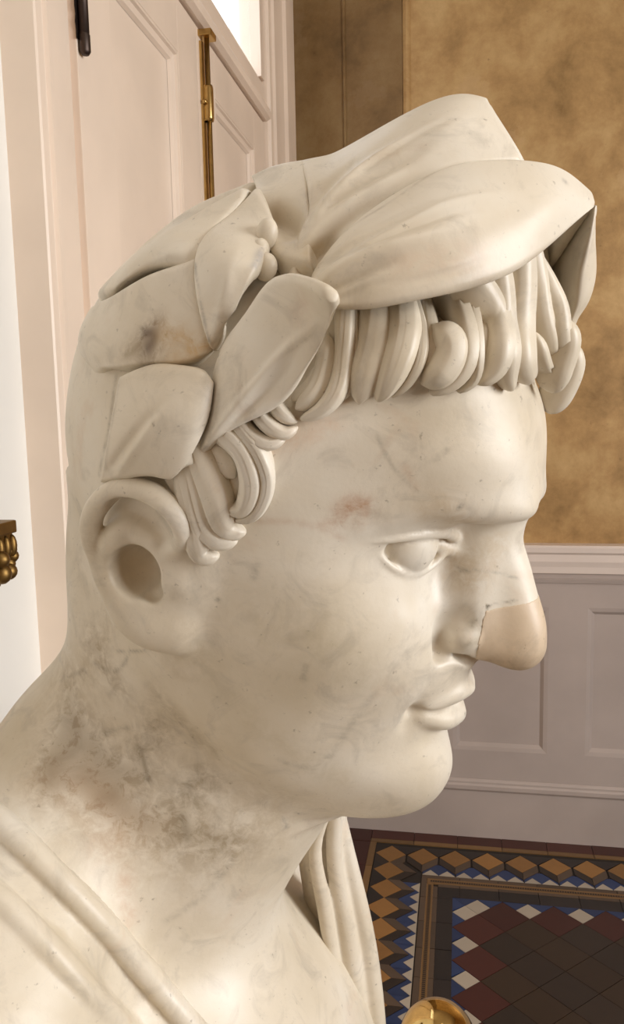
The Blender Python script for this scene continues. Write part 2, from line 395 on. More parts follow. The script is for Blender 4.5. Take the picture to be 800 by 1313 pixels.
# tumbling blocks along the back
dp = .041
def cube_row(cx, cy, f, offs, edge):
    """f maps (along, inward) to the floor; inward grows towards the middle of the hall"""
    P = lambda a, b: f(cx + a, cy + b)
    tile('ochre_tile', [P(-R, 0), P(0, -R), P(R, 0), P(0, R)], T_ochre)
    tile('cube_side_tile', [P(-R, 0), P(0, R), P(0, R + dp), P(-R, dp)], T_dkbrown)
    tile('cube_side_tile', [P(0, R), P(R, 0), P(R, dp), P(0, R + dp)], T_brown)
    tile('black_tile', [P(0, -R), P(R * 2.08, -R), P(R, 0)], T_black)
    if not edge: return
    w = .0262
    for c in offs: tile('white_tile', [P(c - w, .1068), P(c + w, .1068), P(c, .1068 - .029)], T_white)
    o = tile('blue_tile', [P(offs[0] - w, .045), P(offs[0] - w + 4 * w, .045), P(offs[0] - w + 4 * w, .1068), P(offs[0] - w, .1068)], T_blue); o.location.z = -.0016
for i in range(NXC): cube_row(i * PX, 0, lambda a, b: (A0 + a, B0 - b), (.029, .0825), i > 0)
for i in range(1, NYC): cube_row(-i * PY, 0, lambda a, b: (A0 + b, B0 + a), (-.034, .0185), i > 1)
# brown guilloche band and black line
for i in range(6):
    a = -.118 + i * .12 if i else -.118
    b = -.118 + (i + 1) * .12
    rect('band_tile', a, b, 2.446, 2.463, T_brown); rect('band_tile', max(a, -.066), b, 2.404, 2.418, T_brown)
    rect('black_tile', max(a, -.066), b, 2.352, 2.403, T_black)
    y1 = 2.463 - i * .12; y0 = y1 - .12
    rect('band_tile', -.118, -.101, y0, min(y1, 2.446), T_brown); rect('band_tile', -.080, -.066, y0, min(y1, 2.404), T_brown)
    rect('black_tile', -.066, -.019, y0, min(y1, 2.352), T_black)
def dots(name, f, n):
    vs, fs = [], []
    for i in range(n):
        for (a0, a1, b0, b1) in ((.0008, .0046, .003, .012), (.0054, .0062, .001, .014)):
            k = len(vs); vs += [(*f(i * .0075 + a0, b0), .0002), (*f(i * .0075 + a1, b0), .0002), (*f(i * .0075 + a1, b1), .0002), (*f(i * .0075 + a0, b1), .0002)]; fs.append((k, k + 1, k + 2, k + 3))
    o = mesh_obj(name, vs, fs, T_black, floor); o['kind'] = 'stuff'
rect('buff_strip', -.101, .6, 2.418, 2.446, T_buff); rect('buff_strip', -.101, -.080, 1.70, 2.418, T_buff)
dots('band_pattern', lambda a, b: (-.09 + a, 2.424 + b), 90); dots('band_pattern', lambda a, b: (-.098 + b, 2.410 - a), 90)
# the field: large squares on the diagonal with small white squares along its edge
hx, hy = .075, .072; FX, FY = -.0195, 2.352
def clip(poly):
    for ax, lim, sgn in ((0, FX, 1), (1, FY, -1)):
        out = []
        for p, q in zip(poly, poly[1:] + poly[:1]):
            ip, iq = sgn * (p[ax] - lim) >= -1e-6, sgn * (q[ax] - lim) >= -1e-6
            if ip: out.append(p)
            if ip != iq:
                t = (lim - p[ax]) / (q[ax] - p[ax]); out.append((p[0] + t * (q[0] - p[0]), p[1] + t * (q[1] - p[1])))
        poly = out
        if len(poly) < 3: return None
    return poly
for i in range(0, 9):
    for j in range(-1, 11):
        if (i + j) % 2: continue
        cx, cy = .0555 + hx * i, 2.208 - hy * j
        ring = (i == 0 or j == -1 or (i == 1 and j <= 1) )
        mat = T_red if (i == 0 or j == -1) else (T_olive if (i * 3 + j * 5) % 4 else T_dkbrown)
        pl = clip([(cx - hx, cy), (cx, cy - hy), (cx + hx, cy), (cx, cy + hy)])
        if pl: tile('field_tile', pl, mat)
def dia(cx, cy): return [(cx - hx / 2, cy), (cx, cy - hy / 2), (cx + hx / 2, cy), (cx, cy + hy / 2)]
for k in range(-1, 5):
    cy = 2.208 - hy - 2 * hy * k; tile('white_tile', dia(FX + hx / 2, cy), T_white)
    tile('blue_tile', [(FX, cy + hy / 10), (FX, cy + hy), (FX + hx / 2, cy + hy / 2)], T_blue); tile('blue_tile', [(FX, cy), (FX, cy - hy), (FX + hx / 2, cy - hy / 2)], T_blue)
for k in range(-1, 4):
    cx = .0555 + 2 * hx + 2 * hx * k; tile('white_tile', dia(cx, FY - hy / 2), T_white)
    tile('blue_tile', [(cx, FY), (cx + hx, FY), (cx + hx / 2, FY - hy / 2)], T_blue); tile('blue_tile', [(cx, FY), (cx - hx, FY), (cx - hx / 2, FY - hy / 2)], T_blue)
tile('blue_tile', [(FX, FY), (FX, FY - hy / 2), (FX + hx / 2, FY)], T_blue)

# ---- brass ball on a slim post behind the bust
post = thing('barrier_post', 'polished brass ball on a post, at the bottom edge beside the bust', 'post', (-.0222, .800, 0))
BR = .0415; BZ = .822
lathe('ball', [(BR * math.cos(t), BR * math.sin(t)) for t in np.linspace(-1.45, 1.565, 40)], (0, 0, BZ), M_brass, post, 64)
lathe('collar', [(.012, -.075), (.018, -.07), (.018, -.06), (.013, -.055), (.016, -.05), (.020, -.045), (.014, -.040)], (0, 0, BZ), M_brass, post)
lathe('pole', [(.0125, .03), (.0125, BZ - .07)], (0, 0, 0), M_brass, post)
lathe('foot', [(.14, .0), (.14, .012), (.11, .022), (.03, .035), (.016, .05)], (0, 0, 0), M_brass, post)

# ---- gilded carving at the left edge

gc = thing('gilded_carving', 'gilded carved scroll bracket at the left edge on the white wall', 'ornament', (XL, .76, 1.35))
def lobes(name, items):
    bm = bmesh.new()
    for (x, y, z), (a, b, c) in items:
        vs_ = bmesh.ops.create_uvsphere(bm, u_segments=12, v_segments=8, radius=1.0)['verts']
        for v in vs_: v.co = Vector((v.co.x * a + x - XL, v.co.y * b + y - .76, v.co.z * c + z - 1.35))
    return from_bm(name, bm, M_gilt, gc, True)
o = box('ledge', 0, .052, .68 - .76, .828 - .76, .020, .0345, M_gilt, gc, .002)
o = box('neck', 0, .046, .68 - .76, .829 - .76, .002, .021, M_gilt, gc, .003)
lobes('bead', [((XL + .046, .70 + .0125 * k, 1.3555), (.006, .005, .013)) for k in range(11)])
lobes('acanthus', [((XL + .03 + .018 * rnd.random(), .70 + .125 * k / 26 + .004 * rnd.random(), 1.338 + .012 * math.sin(k * 1.7)), (.009 + .004 * rnd.random(), .008 + .003 * rnd.random(), .008 + .004 * rnd.random())) for k in range(27)]
      + [((XL + .04, .826, 1.350), (.011, .008, .009)), ((XL + .04, .829, 1.3425), (.011, .0075, .0085)), ((XL + .038, .826, 1.334), (.010, .008, .009))])
lobes('scroll', [((XL + .028, .70 + .0095 * k, 1.325 + .004 * math.sin(k * 2.1)), (.014, .009, .009)) for k in range(13)] + [((XL + .03, .803, 1.3155), (.012, .010, .008)), ((XL + .03, .790, 1.318), (.013, .012, .010))])
lobes('body', [((XL + .008, .755, 1.338), (.022, .075, .024))])
# ---- marble head, modelled as a distance field in head units (cm): x forward, y to its left, z up ----
def smin(a, b, k):
    h = np.maximum(k - np.abs(a - b), 0.0) / k
    return np.minimum(a, b) - h * h * k * 0.25

def spline_mat(xs, ys, xq):
    """natural cubic spline through (xs, ys[...]) evaluated at xq"""
    xs = np.asarray(xs, float); ys = np.asarray(ys, float); n = len(xs)
    h = np.diff(xs); A = np.zeros((n, n)); B = np.zeros((n,) + ys.shape[1:])
    A[0, 0] = A[-1, -1] = 1
    for i in range(1, n - 1):
        A[i, i - 1], A[i, i], A[i, i + 1] = h[i - 1], 2 * (h[i - 1] + h[i]), h[i]
        B[i] = 6 * ((ys[i + 1] - ys[i]) / h[i] - (ys[i] - ys[i - 1]) / h[i - 1])
    Mm = np.linalg.solve(A, B.reshape(n, -1)).reshape(B.shape)
    xq = np.clip(xq, xs[0], xs[-1]); i = np.clip(np.searchsorted(xs, xq) - 1, 0, n - 2)
    sh = (-1,) + (1,) * (ys.ndim - 1)
    hh = h[i].reshape(sh); a = (xs[i + 1] - xq).reshape(sh) / hh; b = (xq - xs[i]).reshape(sh) / hh
    return a * ys[i] + b * ys[i + 1] + ((a ** 3 - a) * Mm[i] + (b ** 3 - b) * Mm[i + 1]) * hh * hh / 6

# horizontal sections of the face, front to back, one side
SEC = {
 12.6: [(3,0),(2.8,.8),(2.2,1.4),(1.5,1.6),(.5,1.6),(-.5,1),(-1,0)],
 11.6: [(5.8,0),(5.2,1.8),(3.8,3.0),(2,3.4),(-.5,3.2),(-2,2),(-3,0)],
 10.4: [(8.0,0),(7.4,2.6),(5.6,4.6),(2.5,5.6),(-1,5.2),(-4,3),(-5,0)],
 8.0: [(10.25,0),(9.85,2.3),(8.1,4.4),(4.7,5.6),(0,6.2),(-4,4),(-5,0)],
 6.5: [(10.75,0),(10.5,2.2),(8.8,4.4),(5.2,5.8),(0,6.6),(-4,4),(-5,0)],
 5.2: [(11.0,0),(10.95,1.9),(9.3,4.0),(6.4,5.4),(3,6.2),(0,6.7),(-4,4),(-5,0)],
 4.35: [(10.85,0),(10.8,1.8),(9.0,3.8),(6.35,5.2),(3,6.2),(0,6.7),(-4,4),(-5,0)],
 3.65: [(10.1,0),(9.2,1.75),(7.85,3.45),(6.15,4.85),(3,6.2),(0,6.7),(-4,4),(-5,0)],
 3.0: [(9.9,0),(8.1,1.8),(7.3,3.2),(6.05,4.65),(4.6,5.6),(2.5,6.2),(0,6.7),(-4,4),(-5,0)],
 1.6: [(9.7,0),(8.4,1.8),(7.7,3.2),(6.6,4.6),(4.9,5.8),(2.7,6.4),(0,6.7),(-4,4),(-5,0)],
 0.0: [(9.9,0),(9.1,1.7),(8.45,3.1),(7.15,4.75),(5.2,5.95),(3,6.4),(0,6.6),(-4,4),(-5,0)],
 -1.5: [(10.3,0),(9.7,1.6),(8.9,3.1),(7.4,4.9),(5.3,6.0),(3,6.35),(0,6.5),(-4,4),(-5,0)],
 -3.0: [(10.4,0),(9.9,1.5),(8.9,3.0),(7.3,4.7),(5.2,5.8),(3,6.15),(0,6.3),(-4,4),(-5,0)],
 -4.2: [(10.2,0),(9.75,1.4),(8.75,2.8),(7.1,4.5),(5.1,5.6),(3,5.95),(0,6.1),(-4,4),(-5,0)],
 -5.7: [(10.1,0),(9.6,1.5),(8.5,2.8),(6.9,4.3),(5,5.3),(2.5,5.7),(0,5.6),(-4,4),(-5,0)],
 -7.2: [(10.65,0),(10.0,1.6),(8.6,2.9),(6.7,4.1),(4.8,4.9),(2,5.0),(-1,4.4),(-4,3),(-5,0)],
 -8.2: [(10.65,0),(9.95,1.6),(8.3,2.8),(6.4,3.8),(4.4,4.4),(1.5,4.2),(-1,3.5),(-4,2),(-5,0)],
 -9.1: [(10.35,0),(9.6,1.5),(7.8,2.6),(5.9,3.3),(4,3.7),(1.5,3.5),(-1,3),(-4,2),(-5,0)],
 -10.0: [(9.35,0),(8.7,1.3),(7.2,2.2),(5.4,2.7),(3.5,3),(1.5,2.9),(-1,2.5),(-4,2),(-5,0)],
 -10.9: [(7.2,0),(6.7,.9),(5.6,1.5),(4.4,1.9),(3,2.1),(1.2,2.1),(-1,2.),(-3,1.4),(-4,0)],
}
AX, AZ = 1.0, 0.0
def make_table():
    zs = np.array(sorted(SEC)); th = np.linspace(0, np.pi, 129); rows = []
    for z in zs:
        s = np.array(SEC[z], float); t = np.arctan2(s[:, 1], s[:, 0] - AX); r = np.hypot(s[:, 0] - AX, s[:, 1])
        t2 = np.r_[-t[:0:-1], t, 2 * np.pi - t[-2::-1]]; r2 = np.r_[r[:0:-1], r, r[-2::-1]]
        rows.append(spline_mat(t2, r2, th))
    zq = np.linspace(zs[0], zs[-1], 481)
    return zq, th, spline_mat(zs, np.array(rows), zq)
TZ, TT, TR = make_table()

def cubw(t): return ((-t**3+2*t**2-t)/2, (3*t**3-5*t**2+2)/2, (-3*t**3+4*t**2+t)/2, (t**3-t**2)/2)
def loft(x, y, z):
    r = np.hypot(x - AX, y); th = np.arctan2(y, x - AX)
    u = np.clip((z - TZ[0]) / (TZ[1] - TZ[0]), 0, len(TZ) - 1.001); v = th / np.pi * 128
    i = u.astype(int); j = np.clip(v.astype(int), 0, 127); a = u - i; b = v - j
    q = lambda ii, jj: TR[ii, jj]
    i2 = i + 1; j2 = j + 1
    Rr = (1-a)*((1-b)*q(i,j)+b*q(i,j2)) + a*((1-b)*q(i2,j)+b*q(i2,j2))
    dz = ((1-b)*(q(i2,j)-q(i,j))+b*(q(i2,j2)-q(i,j2))) / (TZ[1]-TZ[0])
    dt = ((1-a)*(q(i,j2)-q(i,j))+a*(q(i2,j2)-q(i2,j))) / (np.pi/128) / np.maximum(r, 1)
    d = (r - Rr) / np.sqrt(1 + np.minimum(dz*dz, 9) + np.minimum(dt*dt, 4))
    return np.maximum(d, np.maximum(z - TZ[-1], TZ[0] - z))

def ell(p, c, r):
    q = (p - c); k0 = np.sqrt(((q / r) ** 2).sum(1)); k1 = np.sqrt(((q / (np.array(r) ** 2)) ** 2).sum(1))
    return k0 * (k0 - 1) / np.maximum(k1, 1e-6)

def chain(p, pts):
    """distance to a tapered tube through pts [(x,y,z,radius)]; also returns plain distance"""
    pts = np.array(pts, float); best = None
    if len(pts) == 1: return np.sqrt(((p - pts[0, :3]) ** 2).sum(1)) - pts[0, 3]
    for a, b in zip(pts[:-1], pts[1:]):
        ab = b[:3] - a[:3]; t = np.clip(((p - a[:3]) @ ab) / (ab @ ab), 0, 1)
        d = np.sqrt(((p - a[:3] - t[:, None] * ab) ** 2).sum(1)) - (a[3] + t * (b[3] - a[3]))
        best = d if best is None else np.minimum(best, d)
    return best

def dense(pts, n=6):
    pts = np.array(pts, float)
    if len(pts) < 3: return pts
    s = np.r_[0, np.cumsum(np.sqrt((np.diff(pts[:, :3], axis=0) ** 2).sum(1)))]
    return spline_mat(s, pts, np.linspace(0, s[-1], n * (len(pts) - 1) + 1))

class Op:
    def __init__(s, kind, pts=None, k=.3, c=None, r=None, amp=0, sig=1, sym=True, n=9, rot=None):
        s.kind, s.k, s.amp, s.sig, s.sym, s.c, s.r, s.rot = kind, k, amp, sig, sym, c, r, rot
        if c is not None:
            s.c = np.array(c, float); s.r = np.array(r, float); m = s.r.max() + k + .4; s.lo, s.hi = s.c - m, s.c + m
        else:
            pts = np.array(pts, float)
            if kind in ('gauss',): pts = np.c_[pts, np.zeros(len(pts))] if pts.shape[1] == 3 else pts
            s.pts = dense(pts, n)
            m = (2.6 * sig if kind == 'gauss' else s.pts[:, 3].max() + k + .4)
            s.lo, s.hi = s.pts[:, :3].min(0) - m, s.pts[:, :3].max(0) + m
    def apply(s, P, Q, d):
        X = Q if s.sym else P
        idx = np.nonzero(((X >= s.lo) & (X <= s.hi)).all(1))[0]
        if not len(idx): return
        x = X[idx]
        if s.kind == 'gauss':
            g = chain(x, s.pts); d[idx] -= s.amp * np.exp(-(g / s.sig) ** 2); return
        if s.c is not None:
            e = ell((x - s.c) @ s.rot + s.c if s.rot is not None else x, s.c, s.r)
        else: e = chain(x, s.pts)
        if s.kind == 'add': d[idx] = smin(d[idx], e, s.k)
        else: d[idx] = -smin(-d[idx], e, s.k)

def G(pts, amp, sig, sym=True): return Op('gauss', pts, amp=amp, sig=sig, sym=sym)
def A(pts, k=.3, sym=True): return Op('add', pts, k=k, sym=sym)
def S(pts, k=.2, sym=True): return Op('sub', pts, k=k, sym=sym)
def AE(c, r, k=.3, sym=True, rot=None): return Op('add', c=c, r=r, k=k, sym=sym, rot=rot)
def SE(c, r, k=.2, sym=True, rot=None): return Op('sub', c=c, r=r, k=k, sym=sym, rot=rot)

# body axes (head units): up, facing, left
BUP = np.array([-.268, .101, .958]); BUP /= np.linalg.norm(BUP)
BF = np.array([0.958, 0.062, 0.281]); BF -= BUP * (BF @ BUP); BF /= np.linalg.norm(BF)
BL = np.cross(BUP, BF)
NB = np.array([-.2, -.8, -16.2])
def body(f, l, u): return NB + f * BF + l * BL + u * BUP

_nz = np.array([-24, -17., -14, -12, -9.9, -6.9, -5.2, -3, 1.])
NZ = np.linspace(-24, 1, 201)
_nt = np.array([[-3.2, 7.6, 6.6, -.8], [-2.6, 7.6, 6.0, -.8], [-2.3, 8.0, 5.6, -.5], [-1.95, 8.2, 5.2, -.3], [-1.5, 7.6, 5.0, 0], [-2.0, 5.8, 5.0, 0], [-2.5, 5.3, 5.0, 0], [-3.2, 5.0, 4.8, 0], [-3.4, 5.0, 4.8, 0]])
NC, NRX, NRY, NY = spline_mat(_nz, _nt, NZ).T
TORSO = [((-1.5, 0, -18.5), (11, 15.5, 16), 1), ((-4, 0, -21), (10, 17, 17), 2)]
TORSO_CH = [([(-4.5, -3, 2.5, 4.3), (-4.5, -9, -2.5, 5), (-4, -16, -9, 5.5)], 3.), ([(-4.5, 3, 1.5, 4.), (-4.5, 9, -4, 5), (-4, 16, -10, 5.5)], 3.)]
FEAT = [
 # brow: heavy ridge, orbit hollow beside the nose
 G([(10.3, 1.9, 5.0), (9.7, 3.0, 4.85), (8.5, 4.3, 4.4), (7.2, 5.2, 3.7)], .12, .6),
 G([(9.0, 1.6, 3.5)], -.3, .8),
 G([(8.6, 2.0, 1.6), (8.2, 3.3, 1.0)], -.12, .7),
 # cheekbone and cheek mass
 G([(7.9, 4.3, .3), (6.2, 5.6, .3)], .18, 1.6),
 G([(8.6, 3.3, -3.0), (8.3, 3.6, -5.0)], .12, 1.4),
 # eye: socket, ball, lids
 G([(5.9, 5.0, 3.5), (6.9, 4.3, 3.9)], .15, .6),
 SE((7.5, 3.25, 2.62), (.8, 1.4, .7), .3, rot=np.array([[.857, .515, 0], [-.515, .857, 0], [0, 0, 1.]]).T),
 AE((6.92, 2.86, 2.6), (1.33, 1.33, 1.3), .05),
 A([(5.55, 5.42, 2.8, .09), (6.22, 4.98, 2.97, .16), (6.98, 4.4, 3.16, .19), (7.66, 3.7, 3.32, .22), (8.14, 2.95, 3.32, .22), (8.42, 2.3, 3.19, .2), (8.52, 1.98, 3.04, .16)], .05),
 A([(6.3, 4.75, 2.72, .08), (6.98, 4.35, 2.12, .12), (7.55, 3.65, 1.75, .14), (7.97, 2.85, 1.73, .14), (8.25, 2.25, 2.05, .13), (8.36, 1.95, 2.5, .11)], .1),
 A([(8.1, 2.05, 2.6, .3), (8.4, 1.75, 2.5, .18)], .15),
 # nose
 A([(9.9, 0, 4.7, .95), (9.95, 0, 3.7, .88), (10.08, 0, 2.9, .84), (10.6, 0, 1.9, .86), (11.22, 0, .6, .97), (11.72, 0, -.4, 1.02), (11.85, 0, -.95, 1.05)], .5),
 A([(9.25, .75, 3.1, .6), (9.55, 1.0, 1.5, .75), (9.9, .95, 0, .8), (10.35, .65, -.9, .8)], 1.3),
 AE((9.72, 1.42, -.72), (.78, .72, .72), .2),
 S([(9.2, 2.05, -1.6, .05), (9.65, 1.8, -1.66, .08), (10.1, 1.4, -1.7, .12)], .25),
 S([(10.7, .72, -2.05, .3), (10.2, 1.1, -1.75, .3), (9.75, 1.4, -1.58, .18)], .15),
 G([(9.6, 2.0, .05), (8.95, 2.15, -.5), (9.15, 2.1, -1.4)], -.34, .38),
 # nasolabial fold
 G([(9.1, 2.1, -.6), (8.98, 2.25, -1.6), (8.85, 2.45, -2.7), (8.75, 2.6, -3.7)], -.17, .45),
 # lips
 A([(10.32, 0, -3.5, .45), (10.1, .7, -3.5, .45), (9.5, 1.6, -3.75, .32), (8.7, 2.35, -4.0, .08)], .3),
 A([(10.2, 0, -4.8, .52), (9.92, .8, -4.8, .5), (9.25, 1.7, -4.5, .34), (8.6, 2.35, -4.15, .08)], .3),
 S([(10.95, 0, -4.16, .15), (10.6, .8, -4.18, .14), (9.85, 1.7, -4.15, .12), (9.0, 2.45, -4.08, .12)], .14),
 G([(8.85, 2.5, -4.1)], -.3, .42),
 G([(8.8, 2.6, -4.6)], -.16, .45),
 G([(10.6, 0, -2.5), (10.6, 0, -3.1)], -.1, .25),
 G([(9.6, 1.3, -5.6)], -.12, .6),
 # chin
 G([(10.3, 0, -7.6)], .12, 1.3),
 # ear
 AE((-.8, 6.6, .6), (2.3, .95, 3.0), .8),
 A([(.05, 7.25, 1.2, .3), (.62, 7.6, 1.9, .34), (.55, 7.9, 2.6, .38), (.03, 8.02, 3.1, .40), (-.8, 8.04, 3.3, .41), (-1.7, 7.97, 3.1, .41), (-2.45, 7.87, 2.5, .40), (-2.9, 7.72, 1.7, .39), (-2.95, 7.57, .8, .38), (-2.7, 7.33, .1, .38), (-2.2, 7.15, -.6, .38)], .2),
 A([(-2.2, 6.95, -.6, .5), (-1.5, 6.9, -1.5, .7), (-.7, 6.75, -2.0, .85), (.3, 6.45, -2.0, .85)], .9),
 SE((-.95, 8.05, 2.15), (1.3, .7, .85), .2),
 A([(-2.15, 7.3, .0, .34), (-2.1, 7.4, .8, .5), (-1.7, 7.3, 1.5, .5), (-.6, 7.3, 1.5, .34)], .3),
 SE((-1.05, 7.6, .1), (.98, 1.6, 1.0), .15),
 S([(-.45, 7.3, -.4, .5)], .2),
 A([(.0, 7.1, 1.12, .26), (-.8, 7.0, 1.02, .2)], .12),
 A([(.55, 6.8, .1, .55)], .4),
]


def base_field(P):
    x, y, z = P[:, 0], np.abs(P[:, 1]), P[:, 2]
    d = loft(x, y, z)
    d = smin(d, ell(P, np.array([-.05, 0, 4.2]), np.array([8.55, 7.3, 8.5])), 1.2)
    d = smin(d, ell(P, np.array([.4, 0, 6.0]), np.array([8.9, 6.2, 6.9])), .8)
    return d

HAIR = [A([(9.0, 0, 10.2, .8), (8.3, 2.5, 10.0, .8), (6.8, 4.3, 9.4, .8), (4.9, 5.5, 8.1, .75), (3.1, 6.3, 6.2, .65), (1.8, 6.7, 4.2, .5)], .9)]
def skull_field(P):
    Q = np.c_[P[:, 0], np.abs(P[:, 1]), P[:, 2]]; d = base_field(P)
    for o in HAIR: o.apply(P, Q, d)
    return d

def neck_field(P):
    # neck: stacked ellipses, then shoulders and chest in body axes
    z = P[:, 2]
    c = np.interp(z, NZ, NC); rx = np.interp(z, NZ, NRX); ry = np.interp(z, NZ, NRY); cy = np.interp(z, NZ, NY)
    q = np.sqrt(((P[:, 0] - c) / rx) ** 2 + ((P[:, 1] - cy) / ry) ** 2)
    d = (q - 1) * np.minimum(rx, ry) * .95
    return np.maximum(d, np.maximum(z - 1.0, NZ[0] - z))

def torso_field(P):
    B = np.c_[(P - NB) @ BF, (P - NB) @ BL, (P - NB) @ BUP]
    d = None
    for c, r, k in TORSO:
        e = ell(B, np.array(c), np.array(r)); d = e if d is None else smin(d, e, k)
    for pts, k in TORSO_CH:
        d = smin(d, chain(B, dense(pts, 4)), k)
    return d

def head_field(P, feats=True):
    Q = np.c_[P[:, 0], np.abs(P[:, 1]), P[:, 2]]
    d = skull_field(P)
    d = smin(d, neck_field(P), 1.0)
    d = smin(d, torso_field(P), 2.5)
    if feats:
        for o in FEAT: o.apply(P, Q, d)
    return np.maximum(d, -((P - NB) @ BUP + 25.0))

def surface_nets(field, lo, hi, h, coarse=4, slack=1.8):
    """dual mesh of field = 0 on a sparse grid; returns verts, quads"""
    lo = np.asarray(lo, float); n = np.ceil((np.asarray(hi) - lo) / (h * coarse)).astype(int)
    g = np.stack(np.meshgrid(*[np.arange(k) for k in n], indexing='ij'), -1).reshape(-1, 3)
    H = h * coarse; keep = []
    for i in range(0, len(g), 400000):
        b = g[i:i + 400000]; f = field(lo + (b + .5) * H); keep.append(b[np.abs(f) < H * .87 * slack])
    blocks = np.concatenate(keep)
    N = n * coarse + 1
    off = np.stack(np.meshgrid(*[np.arange(coarse)] * 3, indexing='ij'), -1).reshape(-1, 3)
    cells = (blocks[:, None] * coarse + off[None]).reshape(-1, 3)
    pid = lambda c: (c[:, 0].astype(np.int64) * (N[1] + 1) + c[:, 1]) * (N[2] + 1) + c[:, 2]
    corners = np.array([(i, j, k) for i in (0, 1) for j in (0, 1) for k in (0, 1)])
    coff = np.stack(np.meshgrid(*[np.arange(coarse + 1)] * 3, indexing='ij'), -1).reshape(-1, 3)
    allp = np.unique(np.concatenate([pid(blocks * coarse + o) for o in coff]))
    pz = allp % (N[2] + 1); t = allp // (N[2] + 1); py = t % (N[1] + 1); px = t // (N[1] + 1)
    pts = lo + np.stack([px, py, pz], 1) * h
    val = np.empty(len(pts))
    for i in range(0, len(pts), 300000): val[i:i + 300000] = field(pts[i:i + 300000])
    cid = np.stack([np.searchsorted(allp, pid(cells + c)) for c in corners], 1)
    cv = val[cid]; ins = cv < 0
    act = ins.any(1) & ~ins.all(1)
    cells, cid, cv, ins = cells[act], cid[act], cv[act], ins[act]
    acc = np.zeros((len(cells), 3)); cnt = np.zeros(len(cells))
    for a in range(8):
        for b in range(a + 1, 8):
            if (corners[a] != corners[b]).sum() != 1: continue
            m = ins[:, a] != ins[:, b]
            t = cv[m, a] / (cv[m, a] - cv[m, b])
            acc[m] += corners[a] + t[:, None] * (corners[b] - corners[a]); cnt[m] += 1
    V = lo + (cells + acc / cnt[:, None]) * h
    key = pid(cells); order = np.argsort(key); ks = key[order]
    def find(c):
        k = pid(c); i = np.clip(np.searchsorted(ks, k), 0, len(ks) - 1)
        return np.where(ks[i] == k, order[i], -1)
    quads = []
    for ax in range(3):
        u, v = (ax + 1) % 3, (ax + 2) % 3
        e = np.zeros(3, int); e[ax] = 1; bi = 4 * e[0] + 2 * e[1] + e[2]
        m = ins[:, 0] != ins[:, bi]
        c = cells[m]; flip = ins[m, 0]
        du = np.zeros(3, int); du[u] = 1; dv = np.zeros(3, int); dv[v] = 1
        q = np.stack([find(c - du - dv), find(c - dv), find(c), find(c - du)], 1)
        q[~flip] = q[~flip][:, ::-1]
        quads.append(q[(q >= 0).all(1)])
    return V, np.concatenate(quads)

def polish(field, V, it=2, e=.03):
    for _ in range(it):
        for i in range(0, len(V), 200000):
            p = V[i:i + 200000]; f = field(p)
            g = np.stack([field(p + e * np.eye(3)[a]) - field(p - e * np.eye(3)[a]) for a in range(3)], 1) / (2 * e)
            n2 = (g * g).sum(1); V[i:i + 200000] = p - np.clip(f / np.maximum(n2, .2), -.06, .06)[:, None] * g
    return V

